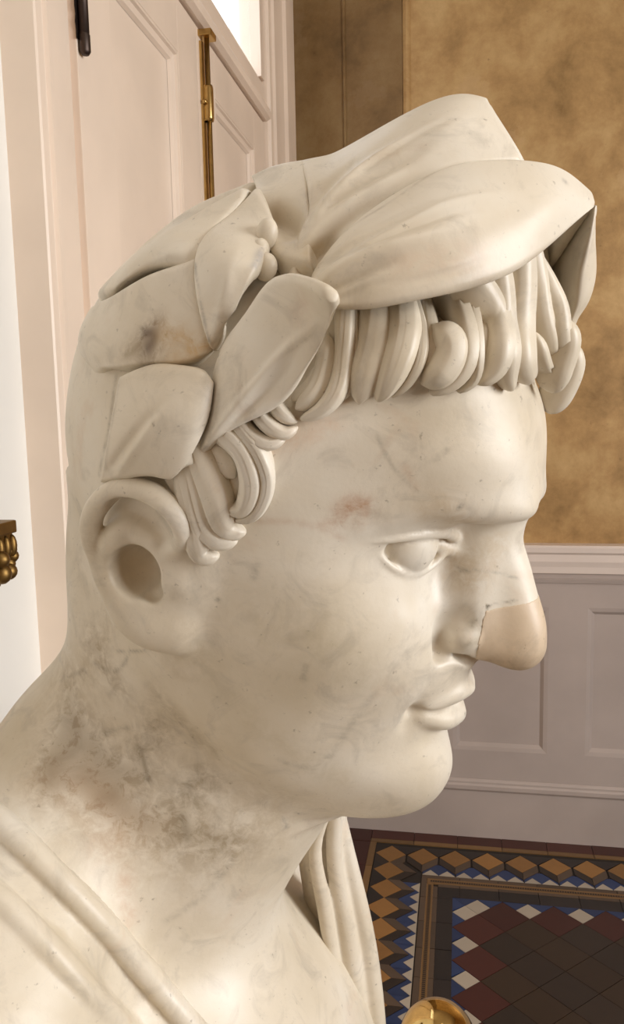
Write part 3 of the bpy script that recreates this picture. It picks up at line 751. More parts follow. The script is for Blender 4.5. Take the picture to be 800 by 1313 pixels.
# ---- measured control points of the locks, leaves and cloth, in head units
LOCKS = [([[3.75, -6.39, 8.47], [3.71, -6.75, 7.79], [3.26, -6.96, 7.32]], [[-0.06, -0.91, 0.41], [-0.06, -0.88, 0.47], [-0.06, -0.9, 0.44]], 0.259, 0.35, 0), ([[3.75, -6.25, 9.44], [3.97, -6.46, 8.53], [3.93, -6.85, 7.73], [3.52, -7.11, 7.11]], [[0.23, -0.97, 0.12], [-0.08, -0.9, 0.42], [0.02, -0.92, 0.4], [0.08, -0.95, 0.31]], 0.344, 0.45, 0), ([[4.08, -5.99, 10.12], [4.51, -6.36, 8.89], [4.58, -6.74, 7.91], [4.2, -6.99, 7.19], [3.75, -7.16, 6.87]], [[0.23, -0.84, 0.5], [-0.02, -0.92, 0.4], [0.2, -0.95, 0.24], [0.3, -0.95, 0.12], [0.24, -0.96, 0.15]], 0.343, 0.5, 1), ([[4.24, -5.75, 10.22], [4.75, -6.18, 9.06], [4.92, -6.52, 8.15], [4.8, -6.63, 7.7]], [[0.23, -0.76, 0.61], [-0.0, -0.91, 0.41], [0.24, -0.95, 0.21], [0.36, -0.93, 0.08]], 0.224, 0.35, 1), ([[4.87, -5.45, 10.45], [5.3, -6.14, 9.31], [5.27, -6.47, 8.35], [5.27, -6.49, 7.71]], [[0.26, -0.64, 0.72], [0.09, -0.9, 0.42], [0.3, -0.94, 0.16], [0.5, -0.86, -0.07]], 0.585, 0.5, 1), ([[5.43, -4.92, 10.72], [6.07, -5.87, 9.71], [5.99, -6.21, 8.75], [5.78, -6.27, 7.89]], [[0.21, -0.47, 0.86], [0.21, -0.85, 0.48], [0.39, -0.92, 0.1], [0.54, -0.83, -0.16]], 0.553, 0.6, 1), ([[5.87, -4.73, 10.62], [6.59, -5.72, 9.47], [6.45, -5.89, 8.67], [6.11, -5.99, 8.07]], [[0.13, -0.42, 0.9], [0.38, -0.87, 0.31], [0.51, -0.86, -0.08], [0.56, -0.8, -0.22]], 0.26, 0.45, 1), ([[6.73, -5.2, 10.33], [7.36, -5.22, 9.94], [7.33, -5.44, 9.17], [6.91, -5.69, 8.64]], [[0.2, -0.66, 0.72], [0.47, -0.78, 0.42], [0.6, -0.8, 0.02], [0.57, -0.81, -0.15]], 0.52, 0.6, 0), ([[6.04, -3.98, 10.78], [6.69, -5.2, 10.08], [6.91, -5.5, 9.29], [6.8, -5.58, 8.78]], [[0.21, -0.33, 0.92], [0.23, -0.7, 0.67], [0.51, -0.85, 0.15], [0.57, -0.82, -0.12]], 0.282, 0.3, 1), ([[6.38, -2.73, 11.25], [7.46, -4.46, 10.6], [7.87, -4.89, 9.61], [7.67, -5.06, 8.88], [7.18, -5.35, 8.36]], [[0.41, -0.31, 0.86], [0.23, -0.52, 0.82], [0.64, -0.75, 0.14], [0.65, -0.75, -0.12], [0.58, -0.79, -0.19]], 0.394, 0.5, 1), ([[6.6, -1.73, 11.42], [7.75, -4.33, 10.54], [8.11, -4.62, 9.65], [8.12, -4.6, 8.85], [7.91, -4.77, 8.54]], [[0.46, -0.22, 0.86], [0.34, -0.55, 0.76], [0.69, -0.71, 0.12], [0.71, -0.7, -0.05], [0.64, -0.77, -0.04]], 0.273, 0.45, 1), ([[7.57, -3.95, 11.72], [8.27, -3.48, 10.89], [8.68, -3.94, 10.12], [8.63, -4.13, 9.29], [8.4, -4.39, 8.9]], [[0.09, -0.29, 0.95], [0.3, -0.38, 0.87], [0.73, -0.62, 0.29], [0.79, -0.62, -0.03], [0.75, -0.67, -0.01]], 0.471, 0.55, 1), ([[7.29, -1.47, 10.93], [8.22, -4.11, 10.15], [8.35, -4.14, 9.3]], [[0.39, -0.14, 0.91], [0.63, -0.65, 0.43], [0.79, -0.61, -0.06]], 0.261, 0.2, 1), ([[8.08, -3.27, 11.94], [8.52, -3.27, 10.82], [8.94, -3.57, 9.91], [9.05, -3.38, 9.29], [9.3, -3.08, 8.81]], [[0.12, -0.23, 0.97], [0.4, -0.39, 0.82], [0.82, -0.56, 0.11], [0.87, -0.49, -0.0], [0.82, -0.47, 0.32]], 0.426, 0.45, 1), ([[8.53, -2.46, 12.4], [8.94, -2.62, 10.9], [9.33, -2.94, 9.85], [9.69, -2.01, 9.11]], [[0.33, -0.2, 0.92], [0.5, -0.33, 0.8], [0.9, -0.43, 0.02], [0.93, -0.28, 0.23]], 0.533, 0.5, 1), ([[8.92, -2.03, 12.3], [9.32, -1.87, 11.36], [9.78, -1.39, 10.44], [9.97, -0.64, 9.88]], [[0.04, -0.03, 1.0], [0.47, -0.2, 0.86], [0.93, -0.24, 0.29], [0.98, -0.16, -0.1]], 0.295, 0.5, 1), ([[9.35, -1.6, 12.09], [9.8, -1.38, 11.47], [10.08, -1.32, 10.74], [10.04, 0.02, 9.81], [10.02, -0.17, 8.96]], [[0.33, -0.14, 0.93], [0.61, -0.18, 0.77], [0.89, -0.22, 0.41], [0.99, 0.02, -0.17], [0.93, -0.04, 0.35]], 0.301, 0.5, 1), ([[9.25, -2.38, 10.71], [9.65, -1.99, 10.08], [9.91, -0.44, 9.46]], [[0.71, -0.34, 0.62], [0.95, -0.29, 0.07], [0.99, -0.11, -0.11]], 0.235, 0.45, 0), ([[2.77, -7.1, 7.09], [3.2, -7.22, 6.83], [3.63, -7.18, 6.74]], [[-0.06, -0.91, 0.41], [0.03, -0.96, 0.28], [0.23, -0.96, 0.14]], 0.292, 0.45, 1), ([[2.38, -7.27, 6.7], [2.89, -7.37, 6.42], [3.39, -7.31, 6.34], [3.7, -7.21, 6.59]], [[-0.04, -0.94, 0.33], [0.05, -0.97, 0.24], [0.23, -0.97, 0.07], [0.3, -0.95, 0.07]], 0.292, 0.5, 1), ([[1.98, -7.41, 6.21], [2.58, -7.48, 5.92], [3.04, -7.42, 5.93], [3.42, -7.31, 6.22]], [[-0.03, -0.97, 0.24], [0.06, -0.98, 0.18], [0.22, -0.97, 0.07], [0.28, -0.96, 0.04]], 0.294, 0.5, 1), ([[1.95, -7.42, 6.15], [2.7, -7.51, 5.62], [3.02, -7.39, 4.96], [3.03, -7.26, 4.09], [2.74, -7.27, 3.38], [2.21, -7.36, 3.08]], [[-0.03, -0.97, 0.22], [0.15, -0.99, 0.07], [0.42, -0.9, -0.11], [0.45, -0.88, -0.14], [0.37, -0.9, -0.22], [0.25, -0.92, -0.3]], 0.299, 0.5, 1), ([[1.49, -7.51, 5.83], [2.28, -7.59, 5.44], [2.6, -7.57, 4.88], [2.65, -7.48, 4.08], [2.39, -7.48, 3.52], [1.97, -7.6, 3.49]], [[0.01, -0.99, 0.17], [0.05, -0.99, 0.14], [0.29, -0.96, -0.02], [0.42, -0.9, -0.13], [0.34, -0.9, -0.26], [0.19, -0.94, -0.29]], 0.422, 0.55, 1), ([[0.95, -7.46, 5.23], [1.5, -7.52, 4.89], [2.04, -7.55, 4.53]], [[0.06, -0.99, 0.08], [-0.06, -0.98, 0.17], [0.15, -0.99, 0.05]], 0.497, 0.3, 1), ([[0.67, -7.61, 4.99], [1.21, -7.69, 4.31], [1.69, -7.58, 3.4], [2.12, -7.29, 2.64], [2.6, -7.18, 2.68]], [[0.06, -1.0, 0.06], [-0.1, -0.99, 0.05], [0.09, -0.95, -0.3], [0.23, -0.97, -0.09], [0.26, -0.96, -0.09]], 0.558, 0.5, 1), ([[0.49, -7.64, 4.42], [0.94, -7.6, 3.4], [1.27, -7.45, 2.55], [1.83, -7.32, 2.22], [2.37, -7.21, 2.3]], [[0.02, -1.0, 0.02], [0.02, -0.99, -0.14], [0.15, -0.98, -0.09], [0.19, -0.98, -0.07], [0.24, -0.97, -0.06]], 0.546, 0.5, 1), ([[0.72, -7.59, 3.25], [1.06, -7.45, 2.2], [1.37, -7.33, 1.5], [1.83, -7.27, 1.58]], [[0.08, -0.99, -0.1], [0.12, -0.99, -0.1], [0.13, -0.98, -0.13], [0.18, -0.98, -0.11]], 0.517, 0.5, 1), ([[-0.13, -7.53, 3.89], [0.37, -7.5, 3.26], [0.67, -7.42, 2.64]], [[-0.03, -1.0, -0.02], [0.04, -1.0, -0.08], [0.09, -0.99, -0.1]], 0.295, 0.3, 1), ([[10.08, -1.2, 11.26], [10.4, -1.0, 10.64], [10.43, -0.9, 9.78], [10.43, -0.7, 8.8]], [[0.74, -0.19, 0.65], [0.93, -0.19, 0.32], [0.99, -0.16, 0.03], [0.89, -0.08, 0.44]], 0.392, 0.5, 0), ([[10.4, 0.8, 10.48], [10.67, 1.0, 9.9], [10.67, 1.1, 8.9], [10.39, 1.2, 7.83]], [[0.95, 0.18, 0.24], [0.98, 0.17, 0.09], [0.92, 0.13, 0.36], [0.9, 0.14, 0.42]], 0.369, 0.5, 0)]
LEAVES = {'A': [[[0.34, -7.52, 4.24], [1.1, -8.08, 5.29], [2.24, -8.1, 6.39], [3.2, -7.92, 7.19], [3.89, -8.04, 8.42], [4.34, -8.27, 9.4], [4.62, -8.76, 10.17]], [[0.5, -7.6, 5.58], [1.33, -8.03, 6.96], [2.33, -8.01, 8.18], [3.13, -8.06, 9.17], [3.94, -8.4, 9.8], [4.44, -8.8, 10.18], [4.82, -9.2, 10.41]], [[0.61, -7.36, 7.28], [0.73, -7.39, 8.55], [1.39, -7.56, 9.7], [2.29, -8.11, 10.79], [3.62, -8.96, 10.98], [4.45, -9.54, 10.8], [4.82, -9.43, 10.57]]], 'B': [[[-2.77, -7.89, 2.91], [-1.5, -8.22, 3.46], [-0.42, -8.36, 3.86], [0.34, -8.37, 4.08], [0.72, -8.34, 4.77]], [[-2.51, -8.12, 4.86], [-1.13, -8.59, 5.56], [0.04, -8.72, 5.96], [0.87, -8.52, 6.16], [1.17, -8.09, 6.18]], [[-2.76, -7.56, 6.72], [-1.48, -7.82, 7.48], [-0.28, -7.98, 7.75], [0.64, -7.93, 7.75], [1.0, -7.82, 7.41]]], 'C': [[[0.44, -7.52, 8.24], [-0.29, -7.35, 9.3], [-1.09, -6.71, 10.85], [-1.11, -4.81, 12.35], [-0.73, -3.65, 13.56]], [[0.76, -7.48, 8.92], [0.55, -7.42, 9.95], [0.37, -7.19, 10.98], [0.04, -5.53, 12.11], [0.11, -4.4, 13.03]], [[0.97, -7.19, 9.52], [1.21, -7.21, 10.28], [1.37, -7.02, 10.95], [1.15, -6.02, 11.65], [0.91, -5.0, 12.37]]], 'H': [[[-4.65, -5.99, 6.1], [-4.09, -6.42, 6.34], [-3.54, -6.94, 6.62], [-2.92, -7.22, 6.82], [-1.5, -7.51, 7.28], [-0.23, -7.55, 7.64], [0.55, -7.36, 8.26]], [[-7.43, -3.17, 6.36], [-6.57, -4.56, 6.94], [-5.37, -5.76, 7.46], [-4.05, -6.58, 7.83], [-2.3, -7.08, 8.74], [-1.05, -7.3, 9.13], [0.09, -7.25, 9.38]], [[-7.4, -2.91, 7.53], [-6.56, -4.03, 8.11], [-5.55, -5.09, 8.64], [-4.49, -5.96, 9.07], [-3.01, -6.5, 9.99], [-1.84, -6.81, 10.55], [-0.97, -6.58, 11.07]]], 'Bk': [[[-4.38, -5.97, 9.04], [-3.27, -6.32, 9.9], [-1.96, -6.74, 10.46], [-0.97, -6.74, 10.94], [-0.84, -5.25, 12.13], [-0.73, -4.01, 13.23]], [[-4.82, -5.78, 8.9], [-3.97, -6.05, 9.83], [-2.96, -6.17, 10.83], [-2.23, -5.31, 11.81], [-1.64, -4.19, 12.81], [-0.91, -3.86, 13.47]], [[-5.77, -4.96, 8.73], [-5.02, -4.98, 9.67], [-4.06, -4.95, 10.71], [-2.94, -4.04, 11.86], [-2.06, -3.07, 12.72], [-1.12, -2.75, 13.24]], [[-6.57, -3.85, 8.4], [-5.98, -3.7, 9.4], [-5.13, -3.58, 10.48], [-3.63, -2.75, 11.86], [-2.46, -2.0, 12.59], [-1.61, -2.11, 12.81]], [[-7.27, -2.74, 8.05], [-6.88, -2.45, 9.11], [-6.16, -2.27, 10.27], [-4.53, -1.72, 12.35], [-3.23, -1.33, 13.34], [-2.15, -1.57, 13.84]]], 'J': [[[0.76, -5.5, 11.57], [1.7, -6.0, 11.3], [2.82, -6.1, 11.28]], [[-0.54, -3.9, 12.88], [0.77, -4.5, 12.64], [1.86, -4.8, 12.7]], [[-1.24, -2.8, 13.51], [-0.05, -3.2, 13.6], [0.86, -3.1, 13.96]], [[-2.25, -1.4, 13.93], [-1.21, -1.7, 14.52], [-0.13, -1.5, 14.9]]], 'D': [[[2.84, -6.9, 10.32], [4.33, -7.0, 10.36], [6.04, -6.6, 10.93], [7.54, -5.5, 11.62], [8.59, -4.1, 12.41], [9.21, -2.7, 13.3], [9.69, -1.2, 14.33], [10.07, -0.1, 15.11]], [[2.84, -6.7, 10.56], [4.12, -6.9, 11.11], [5.71, -6.4, 12.05], [7.17, -5.4, 12.95], [8.22, -4.0, 13.71], [8.95, -2.7, 14.38], [9.58, -1.1, 14.86], [10.07, 0.0, 15.2]], [[2.78, -6.4, 10.77], [3.49, -6.2, 11.94], [4.64, -5.4, 13.28], [6.12, -4.4, 14.33], [7.46, -3.2, 15.0], [8.61, -2.0, 15.35], [9.41, -0.8, 15.38], [10.02, 0.1, 15.28]], [[2.64, -6.0, 10.94], [3.12, -5.5, 12.24], [4.02, -4.5, 13.72], [5.43, -3.3, 15.13], [6.85, -2.2, 15.78], [8.19, -1.2, 16.02], [9.15, -0.3, 15.83], [9.95, 0.3, 15.39]]], 'E': [[[2.13, -6.1, 10.98], [2.57, -6.0, 10.76], [3.41, -5.0, 12.53], [4.75, -3.9, 14.29], [6.29, -2.7, 15.29], [7.64, -1.5, 15.89]], [[1.83, -5.6, 11.67], [1.97, -5.3, 12.0], [2.67, -4.3, 13.54], [4.05, -3.2, 15.34], [5.69, -2.3, 16.32], [7.07, -1.2, 16.53]], [[1.47, -4.4, 13.16], [1.59, -4.0, 13.52], [2.19, -3.2, 14.58], [3.55, -2.2, 16.28], [5.04, -1.5, 17.21], [6.21, -0.8, 17.33]], [[-0.52, -1.6, 14.72], [0.02, -1.5, 14.92], [0.94, -1.2, 15.32], [3.51, -0.8, 17.19], [4.9, -0.5, 17.8], [5.74, -0.4, 17.74]]], 'F': [[[3.5, 5.4, 14.51], [3.79, 5.9, 13.41], [4.03, 6.2, 12.27], [4.06, 6.5, 11.29], [3.9, 6.8, 10.63], [4.09, 7.2, 9.52]], [[7.4, 3.4, 15.01], [7.69, 3.9, 13.91], [7.93, 4.2, 12.77], [7.96, 4.5, 11.79], [7.8, 4.8, 11.13], [7.99, 5.2, 10.02]], [[10.0, 0.4, 15.11], [10.29, 0.9, 14.01], [10.53, 1.2, 12.87], [10.56, 1.5, 11.89], [10.4, 1.8, 11.23], [10.59, 2.2, 10.12]], [[10.02, 0.0, 15.11], [10.16, 0.1, 13.93], [10.22, 0.4, 12.7], [10.31, 0.9, 11.83], [10.26, 1.2, 11.15], [10.45, 1.6, 10.11]], [[9.69, 0.9, 15.01], [9.61, 1.3, 13.92], [9.62, 1.7, 12.63], [9.75, 2.0, 11.72], [9.81, 2.3, 11.03], [10.03, 2.6, 9.97]], [[8.34, 4.2, 14.21], [8.23, 4.2, 13.29], [8.34, 4.2, 12.25], [8.49, 4.3, 11.35], [8.61, 4.5, 10.59], [8.89, 4.7, 9.51]]], 'G': [[[2.13, 6.1, 10.98], [2.57, 6.0, 10.76], [3.41, 5.0, 12.53], [4.75, 3.9, 14.29], [6.29, 2.7, 15.29], [7.64, 1.5, 15.89]], [[1.83, 5.6, 11.67], [1.97, 5.3, 12.0], [2.67, 4.3, 13.54], [4.05, 3.2, 15.34], [5.69, 2.3, 16.32], [7.07, 1.2, 16.53]], [[1.47, 4.4, 13.16], [1.59, 4.0, 13.52], [2.19, 3.2, 14.58], [3.55, 2.2, 16.28], [5.04, 1.5, 17.21], [6.21, 0.8, 17.33]], [[-0.52, 1.6, 14.72], [0.02, 1.5, 14.92], [0.94, 1.2, 15.32], [3.51, 0.8, 17.19], [4.9, 0.5, 17.8], [5.74, 0.4, 17.74]]], 'K': [[[2.76, 6.9, 10.24], [4.25, 7.0, 10.28], [5.96, 6.6, 10.85], [7.46, 5.5, 11.54], [8.51, 4.1, 12.33], [9.13, 2.7, 13.22], [9.61, 1.2, 14.25], [9.99, 0.1, 15.03]], [[2.76, 6.7, 10.48], [4.04, 6.9, 11.03], [5.63, 6.4, 11.97], [7.09, 5.4, 12.87], [8.14, 4.0, 13.63], [8.87, 2.7, 14.3], [9.5, 1.1, 14.78], [9.99, -0.0, 15.12]], [[2.7, 6.4, 10.69], [3.41, 6.2, 11.86], [4.56, 5.4, 13.2], [6.04, 4.4, 14.25], [7.38, 3.2, 14.92], [8.53, 2.0, 15.27], [9.33, 0.8, 15.3], [9.94, -0.1, 15.2]], [[2.56, 6.0, 10.86], [3.04, 5.5, 12.16], [3.94, 4.5, 13.64], [5.35, 3.3, 15.05], [6.77, 2.2, 15.7], [8.11, 1.2, 15.94], [9.07, 0.3, 15.75], [9.87, -0.3, 15.31]]]}
RELIEF = {'A': [([[1.12, -8.09, 5.31], [2.33, -8.08, 7.54], [3.3, -8.08, 9.06], [4.43, -8.81, 10.19]], 0.1, 0.16), ([[1.22, -8.11, 5.43], [2.68, -8.04, 7.36], [3.59, -8.08, 8.75]], -0.1, 0.14)], 'B': [([[-2.22, -8.14, 3.63], [-1.21, -8.58, 5.17], [-0.19, -8.54, 6.64]], -0.08, 0.16), ([[-1.82, -8.22, 3.61], [-0.72, -8.68, 5.27], [0.1, -8.54, 6.7]], 0.06, 0.16)], 'D': [([[3.11, -6.76, 10.7], [4.47, -6.5, 11.91], [5.81, -5.93, 12.72], [7.07, -5.13, 13.36]], 0.14, 0.3), ([[3.34, -6.94, 10.42], [4.54, -6.78, 11.45], [5.67, -6.33, 12.17]], -0.12, 0.2), ([[3.29, -6.53, 11.28], [4.34, -5.87, 12.7], [5.88, -4.87, 13.91]], -0.06, 0.25), ([[3.35, -6.77, 10.91], [4.65, -6.19, 12.37], [6.07, -5.35, 13.39], [7.92, -3.66, 14.36]], -0.05, 0.12), ([[3.52, -6.67, 11.25], [4.74, -6.01, 12.6], [6.14, -4.84, 13.92], [7.87, -3.31, 14.73]], 0.05, 0.12), ([[3.86, -7.01, 10.48], [5.55, -6.71, 11.39], [7.06, -5.87, 12.1], [8.16, -4.57, 12.85]], -0.05, 0.14), ([[4.57, -6.98, 10.85], [6.33, -6.35, 11.81], [7.64, -5.25, 12.58]], 0.04, 0.12), ([[3.41, -6.17, 11.92], [4.82, -5.55, 13.15], [6.23, -4.62, 14.12]], 0.04, 0.12)], 'E': [([[2.69, -5.75, 11.17], [2.86, -5.0, 12.46], [4.09, -4.01, 14.18], [5.2, -3.32, 15.01]], -0.08, 0.3), ([[2.0, -5.69, 11.39], [2.25, -5.2, 12.13], [2.8, -4.59, 13.12], [4.31, -3.58, 14.82]], 0.16, 0.3), ([[2.31, -5.84, 11.07], [2.51, -5.47, 11.67], [3.45, -4.96, 12.6]], -0.18, 0.2), ([[2.02, -5.09, 12.31], [2.18, -4.39, 13.31], [2.93, -3.53, 14.64], [4.03, -2.74, 15.9]], 0.12, 0.3), ([[1.74, -5.03, 12.53], [1.65, -3.88, 13.65], [2.42, -2.99, 14.91]], -0.14, 0.25), ([[2.15, -4.56, 13.08], [3.45, -3.8, 14.42], [4.89, -2.83, 15.85]], -0.08, 0.22), ([[2.31, -4.21, 13.58], [3.26, -3.25, 15.1], [4.62, -2.25, 16.53]], 0.05, 0.14), ([[3.09, -4.86, 12.73], [4.4, -3.88, 14.37], [5.87, -2.66, 15.71]], -0.05, 0.14), ([[2.67, -3.9, 14.09], [3.94, -2.89, 15.71], [5.28, -1.93, 16.82]], -0.05, 0.14), ([[2.83, -5.3, 11.95], [4.14, -4.26, 13.8], [5.66, -3.07, 15.17]], 0.05, 0.13)], 'J': [([[-0.33, -3.94, 12.89], [0.24, -4.14, 12.85], [0.81, -4.43, 12.72], [1.24, -4.83, 12.44], [1.66, -5.41, 11.92]], -0.5, 0.45)], 'C': [([[0.49, -7.48, 8.87], [0.63, -7.43, 10.22], [0.38, -6.36, 11.6]], 0.05, 0.2)], 'Bk': [([[-4.2, -6.03, 9.2], [-1.93, -6.69, 10.66], [-1.01, -4.95, 12.38]], 0.06, 0.25), ([[-4.41, -5.97, 9.03], [-2.51, -6.55, 10.56]], -0.06, 0.2)]}
BAND_EDGE = [[-5.69, -7.66, -11.88], [-4.25, -7.95, -11.95], [-2.3, -8.13, -12.65], [0.24, -7.34, -14.94], [2.02, -6.25, -17.61], [4.46, -6.0, -19.48], [5.95, -6.06, -20.32]]
BAND_N = [[-0.22, -0.46, 0.86], [0.08, -0.45, 0.89], [0.46, -0.33, 0.82], [0.85, -0.33, 0.41], [0.68, -0.62, 0.39], [0.46, -0.31, 0.83], [0.49, -0.17, 0.85]]
ROLL_1 = [[-6.59, -7.97, -12.1], [-4.58, -8.55, -11.95], [-2.36, -8.78, -12.56], [0.22, -8.15, -14.72], [2.6, -6.74, -18.19], [3.93, -6.64, -19.12], [5.92, -6.77, -20.17]]
ROLL_2 = [[-4.69, -10.35, -12.84], [-2.99, -10.57, -13.06], [-1.11, -10.57, -13.87], [1.08, -9.81, -16.3], [1.83, -8.99, -18.11], [3.73, -8.76, -19.74]]
FAR_FOLDS = [([[5.29, 3.6, -14.66], [5.18, 3.6, -16.94], [6.0, 3.6, -19.31], [7.54, 3.6, -23.24], [9.1, 3.5, -27.22], [10.15, 3.4, -29.91]], 0.38), ([[5.63, 4.4, -15.15], [6.03, 4.4, -17.36], [7.34, 4.4, -20.83], [8.74, 4.4, -24.4], [9.98, 4.4, -28.22], [10.95, 4.4, -31.17]], 0.48), ([[5.61, 5.3, -15.93], [6.9, 5.3, -18.64], [8.31, 5.3, -21.62], [9.55, 5.3, -24.8], [10.62, 5.3, -28.2], [11.61, 5.3, -31.8]], 0.54)]
